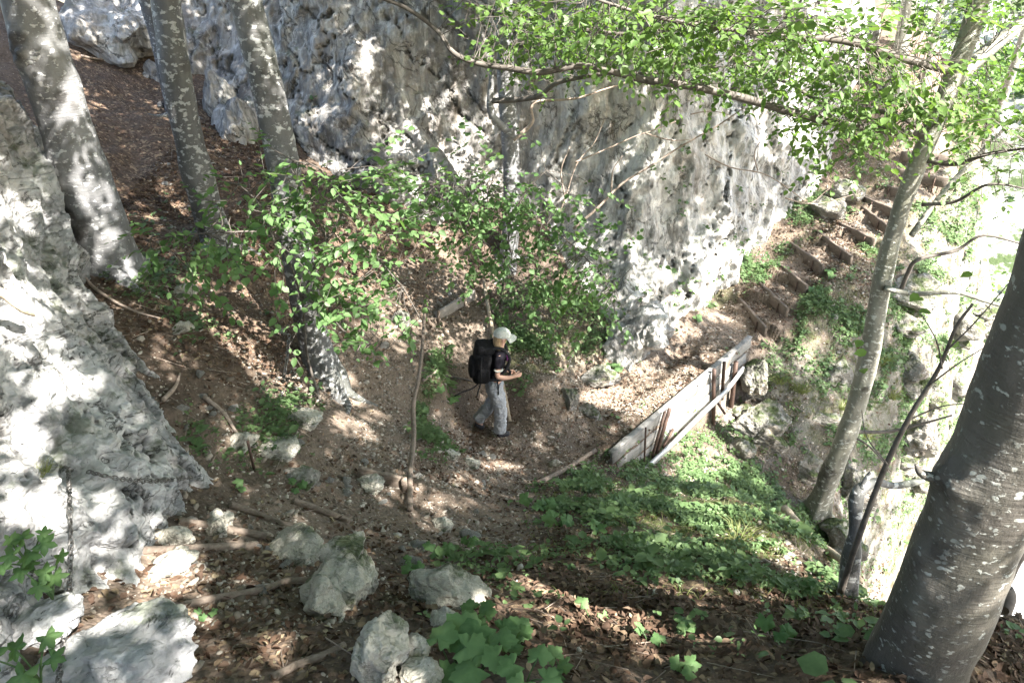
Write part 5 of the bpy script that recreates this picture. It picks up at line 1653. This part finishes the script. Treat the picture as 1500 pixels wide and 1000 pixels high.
# ------------------------------------------------------------------ hiker
def skin(name, nodes, edges, mat, parent, sub=2, root=0, folds=0.):
    me = bpy.data.meshes.new(name)
    me.from_pydata([n[:3] for n in nodes], edges, [])
    o = bpy.data.objects.new(name, me); COL.objects.link(o)
    md = o.modifiers.new('s', 'SKIN'); md.use_smooth_shade = True
    sv = me.skin_vertices[0].data
    for i, n in enumerate(nodes):
        r = n[3] if hasattr(n[3], '__len__') else (n[3], n[3])
        sv[i].radius = r
        sv[i].use_root = (i == root)
    ss = o.modifiers.new('b', 'SUBSURF'); ss.levels = sub; ss.render_levels = sub
    dg = bpy.context.evaluated_depsgraph_get()
    dg.update()
    m2 = bpy.data.meshes.new_from_object(o.evaluated_get(dg))
    bpy.data.objects.remove(o); bpy.data.meshes.remove(me)
    m2.name = name
    if folds:
        v_ = np.empty(len(m2.vertices) * 3, np.float32); m2.vertices.foreach_get('co', v_); v_ = v_.reshape(-1, 3).astype(float)
        n_ = np.empty(len(m2.vertices) * 3, np.float32); m2.vertices.foreach_get('normal', n_); n_ = n_.reshape(-1, 3)
        v_ = v_ + n_ * (folds * (ridged(v_ * [9, 9, 14] + fbm(v_ * 6, 2, 3)[:, None], 2, 5) - .3))[:, None]
        m2.vertices.foreach_set('co', v_.astype(np.float32).ravel()); m2.update()
    o = bpy.data.objects.new(name, m2); COL.objects.link(o)
    m2.materials.clear(); m2.materials.append(mat)
    m2.polygons.foreach_set('use_smooth', np.ones(len(m2.polygons), bool))
    o.parent = parent
    return o


M['skin'] = m_plain('skin', (.50, .30, .22), (.58, .36, .27), 14, .55, 0, .1, .35, .003)
M['shirt'] = m_plain('black_shirt_cloth', (.006, .006, .008), (.014, .012, .017), 30, .9, 0, .4, .1)
M['trousers'] = m_plain('grey_trouser_cloth', (.27, .285, .31), (.37, .385, .41), 9, .85, 0, .9, .2, .03)
M['cap'] = m_plain('white_cap_cloth', (.33, .35, .32), (.55, .56, .52), 60, .9, 0, .4)
M['hair'] = m_plain('blond_hair', (.22, .14, .075), (.40, .29, .17), 50, .5, 0, .5)
M['boot'] = m_plain('dark_boot', (.02, .02, .024), (.06, .06, .07), 40, .6)
M['pack'] = m_plain('black_pack_cloth', (.005, .005, .006), (.013, .013, .015), 26, .8, 0, .8, .15, .02)
M['strap'] = m_plain('strap_webbing', (.012, .012, .013), (.03, .03, .032), 50, .8, 0, .3, .15)
M['purple'] = m_plain('purple_print', (.16, .03, .16), (.25, .06, .24), 30, .8)
M['lilac'] = m_plain('dark_eye', (.02, .015, .012), (.03, .02, .02), 10, .4)

hp = px(727, 634)
hp[2] = float(gz(hp[0], hp[1])) + .005
hz = math.radians(10)
man = thing('person', 'hiker in black shirt, grey trousers and white cap walking right along the trail', 'person', hp)
man.rotation_euler = (0, 0, hz)
HS = 1.0
# body: one continuous skinned figure
nd = [(-.02, 0, .93, (.13, .10)), (.0, 0, 1.05, (.115, .09)), (.03, 0, 1.22, (.125, .095)), (.045, 0, 1.36, (.10, .085)), (.065, 0, 1.435, (.05, .05)), (.09, 0, 1.50, (.062, .06)), (.105, 0, 1.565, (.085, .072)), (.10, 0, 1.635, (.078, .068)),
      # right (near) arm
      (.035, -.15, 1.37, .05), (.01, -.205, 1.22, .042), (-.015, -.225, 1.09, .037), (.10, -.215, 1.055, .034), (.21, -.19, 1.045, .024), (.255, -.175, 1.05, (.03, .018)),
      # left arm
      (.035, .15, 1.37, .05), (.03, .205, 1.22, .042), (.02, .22, 1.09, .037), (.11, .19, 1.0, .034), (.18, .14, .95, .024), (.21, .12, .93, (.03, .018)),
      # right leg (forward)
      (-.02, -.09, .86, .09), (.06, -.095, .49, .062), (.05, -.095, .30, .055), (.03, -.095, .09, .04), (.12, -.10, .035, .035),
      # left leg (trailing)
      (-.02, .09, .86, .09), (.0, .09, .50, .062), (-.14, .09, .33, .052), (-.26, .09, .17, .04), (-.19, .09, .07, .035)]
ed = [(0, 1), (1, 2), (2, 3), (3, 4), (4, 5), (5, 6), (6, 7), (3, 8), (8, 9), (9, 10), (10, 11), (11, 12), (12, 13), (3, 14), (14, 15), (15, 16), (16, 17), (17, 18), (18, 19),
      (0, 20), (20, 21), (21, 22), (22, 23), (23, 24), (0, 25), (25, 26), (26, 27), (27, 28), (28, 29)]


def finger(root_i, base, dirs, r):
    prev = root_i
    p = np.array(base)
    for k, dv in enumerate(dirs):
        p = p + np.array(dv)
        nd.append((*p, r * (1 - .12 * k)))
        ed.append((prev, len(nd) - 1)); prev = len(nd) - 1


for ri, bx, sy in ((13, (.255, -.175, 1.05), 1), (19, (.21, .12, .93), -1)):
    for j in range(4):
        o_ = (-.024 + .016 * j)
        l_ = [.030, .034, .032, .026][j]
        finger(ri, bx, [(.034, .004 * sy, -o_), (l_, .012 * sy, .002), (l_ * .45, .022 * sy, -.010), (-l_ * .25, .016 * sy, -.006)], .0088)
    finger(ri, bx, [(.0, .012 * sy, .026), (.028, .012 * sy, .016), (.024, .008 * sy, -.002)], .0095)
body = skin('body', nd, ed, M['skin'], man, 2)
# face, ears, nose
def ell(name, c, s, mat, parent, n=3, rz=0., ry=0., cut=None, disp=0.):
    V, Fc = ICO[n]
    V = V * (1 + disp * fbm(V * 3, 3, 7))[:, None]
    P = V * np.array(s)
    P = rotp(rotp(P, 'y', ry), 'z', rz) + np.array(c)
    if cut is not None:
        kx = np.array([cut(V[f].mean(0)) for f in Fc])
        Fc = Fc[kx]
    o = mk(name, P, [Fc], mat); o.parent = parent
    return o


ell('nose', (.188, 0, 1.565), (.02, .012, .018), M['skin'], man, 2)
for s_ in (-1, 1):
    ell('ear', (.095, .074 * s_, 1.565), (.02, .009, .03), M['skin'], man, 2)
    ell('eye', (.172, .03 * s_, 1.585), (.008, .012, .007), M['lilac'], man, 2)
ell('mouth', (.176, 0, 1.522), (.008, .022, .006), M['purple'], man, 2)
# shirt with short sleeves
sh = [(-.02, 0, .93, (.155, .13)), (-.01, 0, 1.0, (.148, .118)), (.0, 0, 1.08, (.135, .105)), (.03, 0, 1.22, (.145, .115)), (.045, 0, 1.35, (.118, .10)), (.055, 0, 1.40, (.085, .08)),
      (.035, -.15, 1.37, .078), (.015, -.20, 1.25, .062), (.012, -.207, 1.205, .06), (.035, .15, 1.37, .078), (.03, .20, 1.25, .062), (.03, .207, 1.205, .06)]
skin('shirt', sh, [(0, 1), (1, 2), (2, 3), (3, 4), (4, 5), (4, 6), (6, 7), (7, 8), (4, 9), (9, 10), (10, 11)], M['shirt'], man, 3, folds=.006)
ell('sleeve_hem', (.012, -.207, 1.19), (.064, .06, .012), M['cap'], man, 3)
ell('shirt_print', (.15, -.03, 1.27), (.02, .05, .06), M['purple'], man, 3)
# trousers
tr = [(-.02, 0, 1.0, (.135, .11)), (-.025, 0, .92, (.15, .125)), (-.01, -.09, .80, .115), (.045, -.095, .52, .095), (.05, -.095, .30, .088), (.035, -.095, .12, .09), (.03, -.095, .075, .088),
      (-.03, .09, .80, .115), (.0, .09, .52, .095), (-.12, .09, .36, .086), (-.235, .09, .215, .084), (-.262, .09, .175, .082)]
skin('trousers', tr, [(0, 1), (1, 2), (2, 3), (3, 4), (4, 5), (5, 6), (1, 7), (7, 8), (8, 9), (9, 10), (10, 11)], M['trousers'], man, 4, folds=.012)
skin('boot', [(-.02, -.095, .05, .048), (.06, -.097, .045, .05), (.14, -.10, .038, .044), (.18, -.10, .034, .034)], [(0, 1), (1, 2), (2, 3)], M['boot'], man, 2)
skin('boot', [(-.29, .09, .15, .048), (-.24, .09, .10, .05), (-.19, .09, .055, .044), (-.165, .09, .038, .034)], [(0, 1), (1, 2), (2, 3)], M['boot'], man, 2)
# cap with brim
cap = ell('cap', (.095, 0, 1.605), (.118, .098, .098), M['cap'], man, 4, 0, .12, lambda c: c[2] > -.12)
ts = np.linspace(-1.15, 1.15, 15)
rim = []
for r_, z_ in ((.10, 0), (.165, -.022), (.19, -.042)):
    rim.append(np.column_stack([.10 + np.cos(ts) * r_, np.sin(ts) * r_ * .72, 1.598 + z_ - .02 * np.abs(ts)]))
V = np.concatenate(rim); V = np.concatenate([V, V - [0, 0, .006]])
i = np.arange(45).reshape(3, 15)
q = np.stack([i[:-1, :-1], i[:-1, 1:], i[1:, 1:], i[1:, :-1]], -1).reshape(-1, 4)
edge = np.stack([i[2, :-1], i[2, 1:], i[2, 1:] + 45, i[2, :-1] + 45], -1)
o = mk('brim', V, [np.concatenate([q, q[:, ::-1] + 45, edge])], M['cap']); o.parent = cap
skin('hair', [(.07, 0, 1.60, (.10, .085)), (.04, 0, 1.54, (.085, .08)), (.02, -.03, 1.47, (.055, .06)), (.05, -.075, 1.40, .034), (.075, -.085, 1.33, .02), (.085, -.085, 1.28, .008)], [(0, 1), (1, 2), (2, 3), (3, 4), (4, 5)], M['hair'], man, 2)

# backpack, worn but a thing of its own
R_ = np.array([[math.cos(hz), -math.sin(hz), 0], [math.sin(hz), math.cos(hz), 0], [0, 0, 1]])
bp0 = hp + R_ @ np.array([-.125, 0, 1.0])
pk = thing('backpack', 'full black backpack worn by the hiker, with dangling straps', 'backpack', bp0)
pk.rotation_euler = (0, .0, hz)


def sbox(name, c, s, mat, parent, e=.55, n=5, disp=.03, ry=0., seed=0):
    """superellipsoid: a soft stuffed box"""
    V, Fc = ICO[n]
    a = np.sign(V) * np.abs(V) ** e
    P = a * np.array(s)
    P = P * (1 + disp * fbm(P * 14 + seed, 3, seed))[:, None]
    P = rotp(P, 'y', ry) + np.array(c)
    o = mk(name, P, [Fc], mat); o.parent = parent
    return o


sbox('pack_body', (-.06, 0, .20), (.125, .165, .25), M['pack'], pk, .6, 5, .05, .1)
sbox('lid', (-.015, 0, .43), (.135, .155, .07), M['pack'], pk, .6, 4, .05, .15, 3)
sbox('front_pocket', (-.18, 0, .15), (.055, .12, .15), M['pack'], pk, .6, 4, .05, .1, 5)
sbox('bottom_pocket', (-.075, 0, -.02), (.12, .15, .055), M['pack'], pk, .6, 4, .05, .0, 7)
for s_ in (-1, 1):
    sbox('side_pocket', (-.06, .17 * s_, .08), (.085, .03, .11), M['pack'], pk, .6, 4, .05, .1, 8)
    mb = MB(); V, q, t = tube([(.04, .10 * s_, .42), (.13, .12 * s_, .47), (.24, .12 * s_, .42), (.30, .12 * s_, .28), (.22, .16 * s_, .12), (.06, .17 * s_, .05)], [.022] * 6, 6, 5); mb.add(V, q, t); o = mb.build('shoulder_strap', M['strap']); o.parent = pk
    mb = MB(); V, q, t = tube([(.0, .15 * s_, .01), (.15, .165 * s_, .0), (.28, .13 * s_, .01), (.33, .0, .01)], [.02] * 4, 6, 5); mb.add(V, q, t); o = mb.build('hip_belt', M['strap']); o.parent = pk
    mb = MB(); V, q, t = tube([(-.08, .175 * s_, .38), (-.10, .20 * s_, .2), (-.09, .19 * s_, -.0)], [.009] * 3, 5, 5); mb.add(V, q, t); o = mb.build('strap', M['strap']); o.parent = pk
for pts_ in ([(-.13, -.12, -.06), (-.22, -.13, -.12), (-.34, -.14, -.15), (-.46, -.15, -.20)], [(-.10, -.12, -.06), (-.13, -.13, -.16), (-.16, -.14, -.26)], [(.12, -.17, .0), (.13, -.185, -.1), (.135, -.185, -.22)]):
    mb = MB(); V, q, t = tube(pts_, [.010] * len(pts_), 5, 5); mb.add(V, q, t); o = mb.build('strap', M['strap']); o.parent = pk

# ------------------------------------------------------------------ far side of the ravine
fx = np.linspace(2, 70, 170); fy = np.linspace(8, 95, 170)
FX, FY = np.meshgrid(fx, fy)
hc = [W(1300, 860, d=34), W(1290, 780, d=36), W(1350, 650, d=38), W(1450, 850, d=30), W(1500, 700, d=34), W(1450, 400, d=36), W(1500, 250, d=40), W(1450, 100, d=46), W(1500, -60, d=60), W(1350, 0, d=60), np.array([60, 90, 30.]), np.array([10, 90, 22.]), np.array([4, 12, -24.]), np.array([20, 12, -26.]), np.array([60, 20, -5.]), np.array([40, 60, 8.]), np.array([8, 40, -6.])]
hc = np.array(hc)
hz_ = tps(hc[:, :2], hc[:, 2], 1e-2)(np.column_stack([FX.ravel(), FY.ravel()]))
HP = np.column_stack([FX.ravel(), FY.ravel(), hz_])
HP[:, 2] += fbm(HP * .12, 4, 5) * 1.4 + facets(HP * .35, 6)[0] * .6
i = np.arange(len(HP)).reshape(170, 170)
m, nt, out = newmat('pale_scree')
g = G(nt); p = g.obj()
c = g.mix(g.ramp(g.noise(p, .5, 8, .65), .35, .65), (.34, .335, .315), (.56, .55, .53))
gk = g.math('MULTIPLY', g.ramp(g.noise(p, .45, 10, .75), .44, .56), g.attr('veg'))
c = g.mix(gk, c, g.mix(g.noise(p, 2, 5), (.03, .05, .018), (.075, .098, .042)))
nt.links.new(g.bsdf(c, .9, g.bump(g.noise(p, 1.5, 8, .7), .8, .4), .15), out.inputs[0])
hu, hv = proj(HP)
veg = sstep(760, 560, hv)
tag(mk('hillside', HP, [np.stack([i[:-1, :-1], i[:-1, 1:], i[1:, 1:], i[1:, :-1]], -1).reshape(-1, 4)], m, None, True, {'veg': veg}), kind='structure')
# scrub on the far hillside
kx = (hu > 1150) & (hu < 1700) & (hv > -200) & (hv < 700) & (fbm(HP * .2, 3, 44) > .05)
B0 = HP[kx]
B0 = B0[rng.permutation(len(B0))[:750]]
cl = np.repeat(B0, 22, 0) + rng.normal(0, .55, (len(B0) * 22, 3)) * [1, 1, .7] + [0, 0, .6]
mb = MB(); V, q = leaves(cl, rng.normal(0, 1, cl.shape), rng.normal(0, .6, cl.shape) + [0, 0, 1], rng.uniform(.2, .42, len(cl)), 1.1)
mb.add(V, q, r=np.repeat(rng.uniform(.3, 1, len(cl)), 6))
tag(mb.build('undergrowth', M['leaf']), kind='stuff')

# ------------------------------------------------------------------ light, sky, camera
w = bpy.data.worlds.new('World'); scene.world = w; w.use_nodes = True
nt = w.node_tree
bg = nt.nodes['Background']
sky = nt.nodes.new('ShaderNodeTexSky'); sky.sky_type = 'NISHITA'; sky.sun_disc = False
el = math.asin(SUN[2]); az = math.atan2(SUN[0], SUN[1])
sky.sun_elevation = el; sky.sun_rotation = az
g = G(nt)
nt.links.new(g.mix(1., sky.outputs[0], (1., .885, .76), 'MULTIPLY'), bg.inputs[0]); bg.inputs[1].default_value = .14
L = bpy.data.lights.new('sun', 'SUN'); L.energy = 4.4; L.angle = math.radians(.53); L.color = (1, .955, .88)
lo = bpy.data.objects.new('sun', L); COL.objects.link(lo)
lo.rotation_euler = Vector((-SUN).tolist()).to_track_quat('-Z', 'Y').to_euler()

cam = bpy.data.cameras.new('camera'); cam.sensor_width = 36; cam.lens = F / 1500 * 36
cam.clip_end = 500; cam.clip_start = .05
co = bpy.data.objects.new('camera', cam); COL.objects.link(co)
co.location = (0, 0, CZ); co.rotation_euler = (math.pi / 2 - TH, 0, 0)
scene.camera = co
scene.view_settings.view_transform = 'Standard'
scene.view_settings.look = 'None'
scene.view_settings.exposure = 2.95
scene.view_settings.gamma = 1
scene.cycles.max_bounces = 8
scene.cycles.diffuse_bounces = 5
scene.cycles.transmission_bounces = 4
scene.cycles.use_denoising = True
